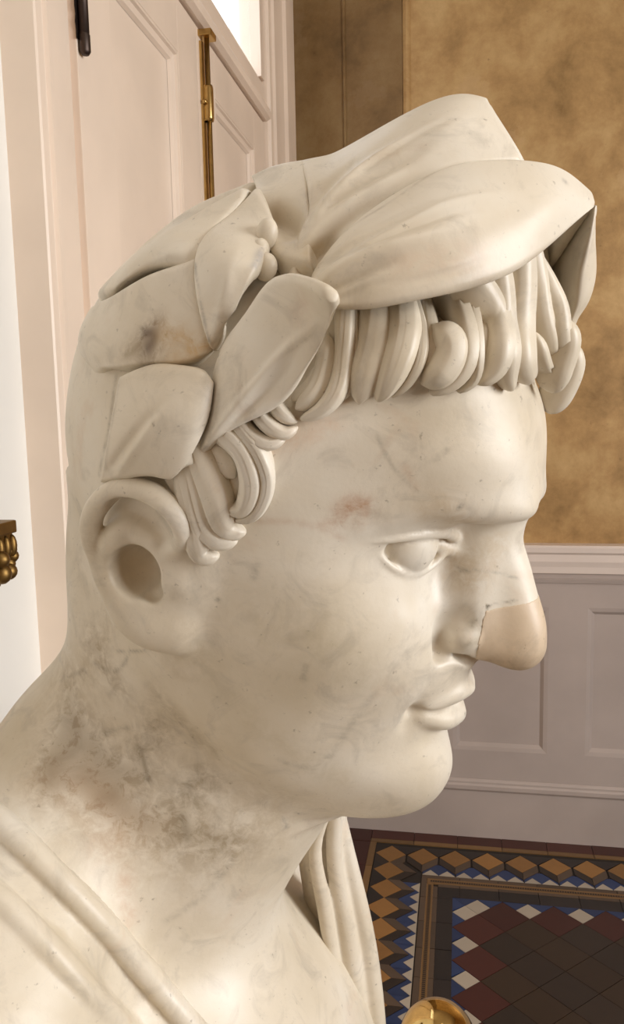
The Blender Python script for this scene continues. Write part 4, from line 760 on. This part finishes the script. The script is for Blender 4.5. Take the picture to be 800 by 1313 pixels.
STAINS_AND_SHADE = [([[0.82, -7.64, 7.39], [1.07, -7.97, 6.45], [0.94, -7.99, 5.38], [0.43, -7.61, 4.48]], 0.077, (118, 108, 92), 0.62), ([[1.18, -7.91, 7.22], [1.33, -8.11, 6.26], [1.12, -8.09, 5.31]], 0.108, (140, 130, 112), 0.45), ([[-3.52, -6.4, 6.4], [-3.34, -6.71, 4.87], [-3.66, -6.5, 2.72]], 0.077, (128, 116, 96), 0.55), ([[-2.67, -7.58, 6.78], [-2.36, -8.07, 5.6], [-2.38, -8.11, 3.65]], 0.077, (150, 138, 116), 0.5), ([[0.34, -7.52, 4.24], [1.33, -8.13, 5.55], [2.5, -8.05, 6.58], [3.16, -7.92, 7.14], [3.81, -8.01, 8.25], [4.3, -8.23, 9.3]], 0.062, (124, 112, 94), 0.55), ([[1.57, -8.12, 6.86], [2.67, -8.01, 8.32], [4.0, -8.32, 9.54]], 0.062, (150, 138, 118), 0.5), ([[0.4, -7.51, 8.3], [-0.3, -7.35, 9.32], [-0.92, -6.95, 10.59]], 0.062, (108, 102, 96), 0.65), ([[0.41, -7.51, 8.34], [0.79, -7.46, 9.0], [1.02, -7.19, 9.68], [1.26, -7.21, 10.43]], 0.077, (120, 110, 98), 0.5), ([[5.39, -5.86, 3.86], [5.6, -5.82, 4.33], [6.06, -5.56, 4.14]], 0.31, (172, 124, 92), 0.6), ([[8.13, -4.65, 4.7], [8.9, -3.89, 4.25], [8.72, -1.79, 2.19], [9.5, -1.83, 1.52]], 0.682, (190, 166, 130), 0.5), ([[10.18, -1.17, 2.97], [9.99, -1.62, 1.78]], 0.527, (196, 172, 138), 0.45), ([[-2.66, -7.82, 0.67], [-3.27, -5.13, -3.69], [-4.43, -4.57, -6.55]], 0.775, (176, 158, 128), 0.5), ([[1.24, -6.89, -1.33], [0.62, -6.2, -3.8]], 0.775, (184, 166, 138), 0.4), ([[-5.78, -3.85, -8.21], [-2.72, -5.64, -10.62], [1.03, -5.17, -12.1], [3.83, -3.84, -11.07]], 2.325, (172, 152, 122), 0.5), ([[12.03, -0.01, 1.13], [11.15, -1.03, 0.99], [10.41, -1.54, 0.71]], 0.046, (88, 78, 62), 0.8), ([[10.41, -1.54, 0.71], [10.42, -1.63, -0.17], [10.47, -1.63, -0.92], [10.1, 16.77, -9.98]], 0.046, (88, 78, 62), 0.75), ([[9.13, -1.8, 1.76], [9.52, -1.75, 1.95], [10.46, -1.22, 1.97], [11.18, -0.77, 1.84]], 0.046, (120, 112, 98), 0.6), ([[8.95, -1.77, 1.86], [9.4, -1.78, 1.88]], 0.093, (88, 78, 62), 0.35), ([[1.86, -6.72, -0.22]], 0.093, (60, 52, 40), 0.95), ([[8.02, -4.86, 6.67]], 0.062, (88, 78, 62), 0.8), ([[8.8, -4.33, 4.77], [8.87, -4.31, 4.9]], 0.077, (50, 46, 40), 0.8), ([[5.37, -5.89, 4.0], [5.92, -5.65, 4.25]], 0.341, (182, 140, 108), 0.55), ([[4.87, -6.08, 3.42], [5.9, -5.56, 3.61]], 0.217, (182, 140, 108), 0.4), ([[5.89, -5.7, 6.66], [6.6, -5.48, 5.77], [7.44, -5.03, 5.12]], 0.062, (120, 112, 98), 0.4), ([[6.95, -5.34, 5.85], [7.38, -5.07, 5.19]], 0.124, (182, 140, 108), 0.4), ([[2.84, -6.87, 3.09], [4.05, -6.47, 3.32], [5.52, -5.67, 3.01]], 0.124, (182, 140, 108), 0.3), ([[2.85, -7.18, 5.92], [3.64, -6.93, 6.23], [4.44, -6.54, 6.77]], 0.465, (214, 180, 150), 0.45), ([[1.26, -6.5, -2.69], [2.89, -5.94, -4.34], [5.13, -5.23, -5.82], [7.17, -3.86, -7.16]], 0.62, (190, 176, 148), 0.35), ([[5.31, -5.89, -2.4], [5.3, -5.99, -1.88]], 0.124, (120, 112, 98), 0.5), ([[3.0, -6.66, 1.03], [3.07, -6.69, 1.5]], 0.124, (120, 112, 98), 0.5), ([[4.9, -5.12, -6.52], [6.03, -4.61, -6.67], [6.9, -4.51, -4.94], [7.64, -4.54, -2.76]], 0.155, (120, 112, 98), 0.3), ([[5.83, -5.9, -0.63], [7.31, -4.97, -2.03]], 0.93, (182, 168, 140), 0.3), ([[-1.16, -4.92, -8.79], [-0.55, -4.98, -10.03]], 0.14, (120, 112, 98), 0.7), ([[-3.93, -4.86, -5.85], [-2.48, -5.38, -5.41], [-1.91, -5.65, -4.35]], 0.093, (88, 78, 62), 0.5), ([[-2.59, -5.41, -4.55], [-1.27, -5.93, -3.81], [0.78, -7.17, -2.33]], 0.062, (88, 78, 62), 0.5), ([[-6.4, -3.42, -8.26], [-4.43, -4.57, -6.55]], 0.155, (88, 78, 62), 0.35), ([[-2.93, -4.86, -8.83], [-1.48, -4.96, -7.78]], 0.124, (88, 78, 62), 0.35), ([[-2.11, -5.93, -11.24], [-1.73, -5.58, -10.98]], 0.372, (120, 112, 98), 0.4), ([[1.28, -4.9, -11.18], [1.63, -4.97, -11.95]], 0.186, (120, 112, 98), 0.5), ([[1.0, -4.65, -9.33], [1.34, -4.67, -10.12]], 0.124, (120, 112, 98), 0.45), ([[4.99, -2.97, -10.71], [5.11, -2.89, -11.11]], 0.124, (100, 98, 96), 0.6), ([[4.18, -3.53, -9.92]], 0.217, (120, 112, 98), 0.4), ([[3.14, -4.55, -13.32]], 0.186, (120, 112, 98), 0.4), ([[-4.48, -6.37, -10.97], [-2.44, -5.93, -11.09], [-0.86, -6.26, -12.46]], 0.93, (188, 150, 120), 0.35), ([[-0.06, -6.6, -13.78], [0.55, -6.91, -15.22]], 0.403, (200, 160, 130), 0.4), ([[1.75, -5.72, -15.6], [2.77, -4.88, -14.49], [3.56, -4.22, -12.54]], 0.155, (120, 112, 98), 0.25), ([[-5.48, -4.0, -8.01], [-4.86, -5.95, -10.62]], 0.62, (150, 132, 102), 0.55), ([[5.17, -6.1, -0.64], [3.9, -6.31, -0.57]], 1.24, (196, 182, 152), 0.3), ([[-1.97, -7.29, 8.03], [-1.69, -7.29, 8.5], [-1.68, -7.44, 7.5]], 0.465, (120, 92, 60), 0.8), ([[-2.1, -7.23, 8.25], [-1.71, -7.33, 8.22], [-1.85, -7.36, 7.8]], 0.217, (84, 64, 46), 0.8), ([[-1.17, -7.4, 8.37], [-0.37, -7.46, 8.32], [-0.59, -7.53, 7.79]], 0.465, (196, 160, 104), 0.6), ([[-0.03, -7.47, 8.12], [0.27, -7.4, 8.46]], 0.248, (206, 168, 108), 0.6), ([[-2.69, -7.18, 7.45], [-2.26, -7.25, 7.81]], 0.31, (140, 118, 84), 0.6), ([[-0.88, -6.9, 10.71], [-0.42, -7.29, 10.02], [0.06, -7.41, 9.15], [0.41, -7.5, 8.48]], 0.062, (100, 96, 92), 0.7), ([[1.07, -6.31, 11.51], [1.27, -6.98, 11.03]], 0.155, (150, 148, 150), 0.7), ([[-1.92, -6.75, 10.47], [-1.24, -6.9, 10.7], [-1.04, -6.82, 10.85]], 0.108, (150, 140, 122), 0.6), ([[-7.27, -2.74, 8.05], [-4.15, -6.05, 9.26], [-2.23, -6.65, 10.45]], 0.077, (150, 140, 122), 0.4), ([[3.18, -5.26, 12.06], [3.55, -4.87, 12.78], [3.86, -4.59, 13.27]], 0.14, (176, 136, 80), 0.7), ([[2.51, -5.72, 11.23], [2.39, -5.5, 11.63], [2.83, -5.3, 11.95]], 0.372, (206, 178, 128), 0.55), ([[3.16, -5.45, 12.33], [4.16, -5.06, 13.42], [5.11, -3.78, 14.72], [5.38, -3.34, 15.09]], 0.062, (150, 136, 116), 0.6), ([[1.82, -5.49, 11.85], [1.47, -4.4, 13.16], [1.15, -3.87, 13.53]], 0.31, (150, 140, 132), 0.4), ([[3.56, -8.39, 10.1], [3.69, -8.57, 10.37]], 0.403, (196, 170, 148), 0.5), ([[3.15, -3.34, 14.95], [4.46, -3.05, 15.56]], 0.217, (190, 170, 146), 0.4), ([[5.66, -2.32, 16.31], [6.2, -2.17, 16.2]], 0.217, (176, 166, 150), 0.5), ([[5.79, -6.43, 11.97], [7.64, -5.25, 12.58]], 0.62, (212, 186, 162), 0.4), ([[9.14, -2.9, 13.17], [8.94, -3.4, 12.84]], 0.155, (190, 160, 130), 0.5), ([[10.09, -1.75, -0.08], [10.43, -1.74, -0.69], [10.15, -2.01, -0.81]], 0.186, (128, 116, 86), 0.45), ([[10.11, -1.17, 3.26], [9.57, -1.68, 2.29]], 0.465, (196, 178, 146), 0.35), ([[-4.37, -4.73, -9.14], [-4.29, -6.58, -11.14]], 0.713, (140, 120, 92), 0.62), ([[-0.6, -4.97, -7.39], [-1.61, -5.12, -10.04], [-3.25, -5.08, -9.63]], 0.868, (140, 122, 94), 0.62), ([[1.64, -4.47, -9.34], [1.21, -5.0, -11.54], [3.13, -4.36, -11.84]], 0.868, (142, 126, 100), 0.58), ([[0.01, -5.41, -11.84], [-3.01, -5.76, -10.68]], 0.775, (148, 124, 96), 0.58), ([[-4.07, -4.85, -4.82], [-2.48, -5.21, -6.21]], 0.713, (150, 130, 100), 0.58), ([[-0.48, -5.64, -5.54], [1.86, -4.82, -7.51]], 0.527, (150, 132, 104), 0.5), ([[8.97, -1.33, 15.5]], 0.108, (130, 124, 116), 0.7)]  # soiling, veins and joints; the broad neck strokes also paint its shade in
KNOTS = [([0.83, -5.6, 12.01], (0.36, 0.3, 0.5)), ([0.83, -5.9, 11.46], (0.3, 0.3, 0.4)), ([1.2, -6.1, 11.03], (0.4, 0.3, 0.45))]
TIP_PLANES = [([12.033, 0.0, 1.126], [-0.355, -0.0, 0.935]), ([10.379, -1.0, 0.498], [-0.997, 0.0, -0.073])]
# ------------------------------------------------------------------ the marble bust
HM = Matrix(((0.9504969351, 0.1895930981, 0.2461910123, -0.1137947271), (-0.1567798538, 0.9766577167, -0.1468324953, 0.4328325143),
             (-0.2682827870, 0.1009660458, 0.9580345526, 1.4336181862), (0, 0, 0, 1)))
SC = .013                                     # metres per head unit: a little over life size
BASE = HM @ Vector(tuple(body(-1, 0, -25) * SC))
bust = thing('marble_bust', 'over life size white marble bust of a wreathed young man in profile', 'bust', BASE)
REL = Matrix.Translation(-BASE) @ HM @ Matrix.Scale(SC, 4)
def stain_and_shade(V):
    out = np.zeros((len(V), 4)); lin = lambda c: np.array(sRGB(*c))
    for pl, w, col, al in STAINS_AND_SHADE:
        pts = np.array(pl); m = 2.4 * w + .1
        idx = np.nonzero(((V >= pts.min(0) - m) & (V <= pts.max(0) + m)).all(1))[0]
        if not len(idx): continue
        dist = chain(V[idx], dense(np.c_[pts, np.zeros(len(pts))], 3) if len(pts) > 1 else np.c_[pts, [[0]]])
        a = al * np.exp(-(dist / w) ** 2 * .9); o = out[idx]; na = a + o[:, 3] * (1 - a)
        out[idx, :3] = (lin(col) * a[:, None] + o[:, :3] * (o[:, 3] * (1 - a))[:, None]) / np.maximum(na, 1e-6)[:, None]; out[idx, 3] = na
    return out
def marble_part(name, V, F, mat=None, parent=None, smooth=True, use_stain_shade=False):
    o = mesh_obj(name, np.asarray(V, float), np.asarray(F), mat or M_marble, parent or bust, smooth)
    at = o.data.color_attributes.new('stain_and_shade', 'FLOAT_COLOR', 'POINT'); at.data.foreach_set('color', np.ascontiguousarray(stain_and_shade(np.asarray(V, float)) if use_stain_shade else np.zeros((len(V), 4)), dtype=np.float32).ravel())
    if parent is None: o.matrix_basis = REL
    return o

GH = .105
V, F = surface_nets(head_field, (-22, -24, -47), (22, 24, 14), GH)
V = polish(head_field, V, 1)
head = marble_part('head', V, F, use_stain_shade=True)
print('head', len(V))

# ---- hair locks: flattened, grooved sweeps laid on the scalp
def sweep_lock(P, N, w, h, fl=1, grooves=3):
    PN = dense(np.c_[P, N], 7); D_, Nn = PN[:, :3], PN[:, 3:]; n = len(D_)
    T = np.gradient(D_, axis=0); T /= np.linalg.norm(T, axis=1)[:, None]
    Nn = Nn - T * (Nn * T).sum(1)[:, None]; Nn /= np.linalg.norm(Nn, axis=1)[:, None]; Bn = np.cross(T, Nn)
    s = np.linspace(0, 1, n); wid = w * ((.75 + .25 * np.minimum(1, s / .25)) if fl else np.sqrt(np.clip(1 - np.maximum(0, 1 - s / .28) ** 2, .05, 1))) * np.sqrt(np.clip(1 - np.maximum(0, (s - .62) / .385) ** 2, .03, 1))
    hg = h * np.sqrt(np.clip(1 - np.maximum(0, (s - .7) / .31) ** 2, .06, 1))
    if not fl: hg = hg * np.sqrt(np.clip(1 - np.maximum(0, 1 - s / .3) ** 2, .1, 1))
    K = 20; V = []
    for i in range(n):
        for k in range(K):
            a = 2 * math.pi * k / K; c, q = math.cos(a), math.sin(a)
            top = max(q, 0); g = 1 - .22 * top * (.5 + .5 * math.cos(c * math.pi * grooves)) * min(1, s[i] * 4)
            V.append(D_[i] + Bn[i] * wid[i] * np.sign(c) * abs(c) ** .8 + Nn[i] * hg[i] * q * (g if q > 0 else 1.6))
    V.append(D_[0] - T[0] * w * .3); V.append(D_[-1] + T[-1] * wid[-1] * .6)
    F = [(i * K + k, i * K + (k + 1) % K, (i + 1) * K + (k + 1) % K, (i + 1) * K + k) for i in range(n - 1) for k in range(K)]
    F3 = [(n * K, (k + 1) % K, k, k) for k in range(K)] + [(n * K + 1, (n - 1) * K + k, (n - 1) * K + (k + 1) % K, (n - 1) * K + k) for k in range(K)]
    return np.array(V), F, [f[:3] for f in F3]
def lock_obj(P, N, w, h, fl=1, name='hair_lock'):
    V, F, F3 = sweep_lock(np.array(P), np.array(N), w, h, fl)
    o = bpy.data.meshes.new(name); o.from_pydata([tuple(v) for v in V], [], F + F3); o.update()
    bm = bmesh.new(); bm.from_mesh(o); bmesh.ops.recalc_face_normals(bm, faces=bm.faces); bm.to_mesh(o); bm.free()
    o.polygons.foreach_set('use_smooth', np.ones(len(o.polygons), dtype=bool)); o.materials.append(M_marble)
    at = o.color_attributes.new('stain_and_shade', 'FLOAT_COLOR', 'POINT'); at.data.foreach_set('color', np.ascontiguousarray(stain_and_shade(V), dtype=np.float32).ravel())
    ob = bpy.data.objects.new(name, o); COL.objects.link(ob); ob.parent = bust; ob.matrix_basis = REL
    return ob
def rooted(P, N, flag):
    P, N = np.array(P), np.array(N)
    if not flag: return P, N
    u = (P[0] - P[1]) / np.linalg.norm(P[0] - P[1]); r = P[0] + u * 1.5 - N[0] * .25
    return np.vstack([r, P]), np.vstack([N[0], N])
for P, N, w, h, fl in LOCKS: lock_obj(*rooted(P, N, fl), w, h, fl)
# the same fringe and sideburn on the hidden far side
for i, (P, N, w, h, fl) in enumerate(LOCKS):
    if P[0][1] < -2.2 and i % 2 == 0: lock_obj(*rooted([(a, -b, c) for a, b, c in P], [(a, -b, c) for a, b, c in N], fl), w, h, fl)

# ---- wreath leaves: thick curved sheets
def leaf_obj(key, name, thick=.42, res=(60, 44), flip=1, bulge=0.0):
    net = np.array(LEAVES[key]); r, c = net.shape[:2]; nu, nv = res
    ku = np.r_[0, np.cumsum(np.linalg.norm(np.diff(net, axis=1), axis=2).mean(0))]; kv = np.r_[0, np.cumsum(np.linalg.norm(np.diff(net, axis=0), axis=2).mean(1))]
    u = np.linspace(0, ku[-1], nu); v = np.linspace(0, kv[-1], nv)
    g = spline_mat(ku, net.transpose(1, 0, 2), u).transpose(1, 0, 2)
    g = spline_mat(kv, g, v)                                   # nv x nu x 3
    def normals(g):
        du = np.gradient(g, axis=1); dv = np.gradient(g, axis=0); n = np.cross(du, dv); return n / np.maximum(np.linalg.norm(n, axis=2), 1e-9)[..., None]
    n = normals(g)
    ctr = np.array([0, 0, 5.0]); sgn = np.sign(((g - ctr) * n).sum()) ; n = n * sgn * flip
    for _ in range(10):
        q = np.pad(n, ((1, 1), (1, 1), (0, 0)), 'edge'); n = q[1:-1, 1:-1] + q[:-2, 1:-1] + q[2:, 1:-1] + q[1:-1, :-2] + q[1:-1, 2:]
        n /= np.maximum(np.linalg.norm(n, axis=2), 1e-9)[..., None]
    flat = g.reshape(-1, 3); disp = np.zeros(len(flat))
    for pl, amp, sig in RELIEF.get(key, []):
        q = dense(np.array(pl), 32); dd = np.full(len(flat), 1e9); ww = np.zeros(len(flat)); nq = len(q) - 1
        for k_, c_ in enumerate(q):
            e_ = ((flat - c_) ** 2).sum(1); m_ = e_ < dd; dd[m_] = e_[m_]; ww[m_] = min(1, 5 * k_ / nq + .3, 2.2 * (1 - k_ / nq))
        disp += 1.5 * amp * ww * np.exp(-dd / sig ** 2)
    g = (flat + disp[:, None] * n.reshape(-1, 3)).reshape(g.shape)
    # rounded rim: the outer ring of the sheet drops towards the middle of the thickness
    eu = np.minimum(np.arange(nu), np.arange(nu)[::-1])[None, :]; ev = np.minimum(np.arange(nv), np.arange(nv)[::-1])[:, None]
    e = np.minimum(eu, ev); dropt = np.where(e == 0, .34, np.where(e == 1, .12, np.where(e == 2, .03, 0)))[..., None] * thick
    top = g - n * dropt; bot = g - n * (thick - dropt)
    V = np.concatenate([top.reshape(-1, 3), bot.reshape(-1, 3)]); m = nu * nv; F = []
    for i in range(nv - 1):
        for j in range(nu - 1):
            a = i * nu + j; F.append((a, a + 1, a + nu + 1, a + nu)); F.append((m + a, m + a + nu, m + a + nu + 1, m + a + 1))
    for j in range(nu - 1): F.append((j + 1, j, m + j, m + j + 1)); a = (nv - 1) * nu + j; F.append((a, a + 1, m + a + 1, m + a))
    for i in range(nv - 1): a = i * nu; F.append((a, a + nu, m + a + nu, m + a)); a += nu - 1; F.append((a + nu, a, m + a, m + a + nu))
    F = np.array(F)
    if sgn * flip < 0: F = F[:, ::-1]
    return marble_part(name, V, F, use_stain_shade=True)
leaf_obj('H', 'leaf', 1.2); leaf_obj('J', 'leaf', 1.6); leaf_obj('Bk', 'leaf', 1.3); leaf_obj('C', 'leaf', .7); leaf_obj('B', 'leaf', .7); leaf_obj('A', 'leaf', .4)
leaf_obj('E', 'leaf', .9, (84, 60)); leaf_obj('D', 'leaf', .5, (90, 56)); leaf_obj('F', 'leaf', .25, (40, 60)); leaf_obj('G', 'leaf', .6); leaf_obj('K', 'leaf', .4)
# small knotted ties behind the front leaves
for i, (c, r) in enumerate(KNOTS):
    bm = bmesh.new(); bmesh.ops.create_uvsphere(bm, u_segments=20, v_segments=12, radius=1.0)
    for v in bm.verts: v.co = Vector((v.co.x * r[0], v.co.y * r[1], v.co.z * r[2])) + Vector(c)
    o = from_bm('tie_knot', bm, M_marble, bust, True); o.matrix_basis = REL
    at = o.data.color_attributes.new('stain_and_shade', 'FLOAT_COLOR', 'POINT'); at.data.foreach_set('color', np.zeros(4 * len(o.data.vertices), dtype=np.float32))

# ---- restored nose tip: a paler pink piece let into the head along the joint
def tip_field(P):
    d = head_field(P) - .014
    for pt, nn in TIP_PLANES: d = np.maximum(d, (P - np.array(pt)) @ np.array(nn))
    return d
V, F = surface_nets(tip_field, (9.6, -2.6, -3.2), (13.6, 2.6, 2.6), .055)
V = polish(tip_field, V, 1)
marble_part('nose_tip', V, F, M_marble_tip)['label'] = 'pinkish restored nose tip with a dark joint line'

# ---- garment: cloth over the near shoulder with a rolled edge and a second fold
EP = [np.array(p) for p in BAND_EDGE]; EN = [np.array(p) for p in BAND_N]
def garment_field(P):
    t = head_field(P, False); d = t - .22
    cut = np.full(len(P), -99.0)
    a, b = EP[0], EP[-2]; nn = EN[len(EN) // 2]; pn = np.cross(b - a, nn); pn /= np.linalg.norm(pn)
    if ((EP[0] + BUP * 3 - EP[0]) @ pn) < 0: pn = -pn
    bend = np.interp((P - a) @ ((b - a) / np.linalg.norm(b - a)), [((p - a) @ ((b - a) / np.linalg.norm(b - a))) for p in EP], [((p - a) @ pn) for p in EP])
    cut = (P - a) @ pn - bend
    below = np.interp(cut, [-20, -2.6, -2.2, -1.9, 0], [.35, .35, .3, 0, 0])
    d = d - below
    d = np.maximum(d, cut); d = np.maximum(d, P[:, 1] - 1.0)
    d = smin(d, np.maximum(chain(P, dense(np.c_[np.array(ROLL_1), np.full(len(ROLL_1), .50)], 4)), -99), .08)
    d = smin(d, chain(P, dense(np.c_[np.array(ROLL_2), np.full(len(ROLL_2), .52)], 4)), .12)
    return np.maximum(np.maximum(d, -t - 1.0), -((P - NB) @ BUP + 24.8))
V, F = surface_nets(garment_field, (-13, -26, -40), (12, 2, -9), GH * 1.3)
V = polish(garment_field, V, 1)
marble_part('tunic', V, F)
def far_field(P):
    d = None
    for pts, r in FAR_FOLDS:
        e = chain(P, dense(np.c_[np.array(pts), np.linspace(r * .8, r * 1.25, len(pts))], 4)); d = e if d is None else smin(d, e, .4)
    pts, r = FAR_FOLDS[1]; b = np.array(pts) + np.array([-1.3, 1.6, 0])
    return smin(d, chain(P, dense(np.c_[b, np.linspace(1.2, 2.2, len(b))], 4)), .2)
lo = np.min([np.min(np.array(p), 0) for p, r in FAR_FOLDS], 0) - 4; hi = np.max([np.max(np.array(p), 0) for p, r in FAR_FOLDS], 0) + 4
V, F = surface_nets(far_field, lo, hi, GH * .8)
V = polish(far_field, V, 1)
marble_part('drapery_fold', V, F)
# ---- socle of the bust and the pedestal that carries it, both below the frame
Z0 = BASE.z
lathe('socle', [(.10, -.16), (.10, -.13), (.07, -.115), (.055, -.07), (.06, -.02), (.09, .0), (.10, .012)], (0, 0, 0), M_marble, bust)
soc = bust.children[-1] if bust.children[-1].name.startswith('socle') else [c for c in bust.children if c.name.startswith('socle')][0]
at = soc.data.color_attributes.new('stain_and_shade', 'FLOAT_COLOR', 'POINT'); at.data.foreach_set('color', np.zeros(4 * len(soc.data.vertices), dtype=np.float32))
ped = thing('pedestal', 'plain stone pedestal below the bust, under the bottom edge of the picture', 'pedestal', (BASE.x, BASE.y, 0))
box('shaft', -.13, .13, -.13, .13, .12, Z0 - .20, M_shell, ped, .004); box('cap', -.16, .16, -.16, .16, Z0 - .20, Z0 - .16, M_shell, ped, .006); box('plinth', -.17, .17, -.17, .17, -.003, .12, M_shell, ped, .006)
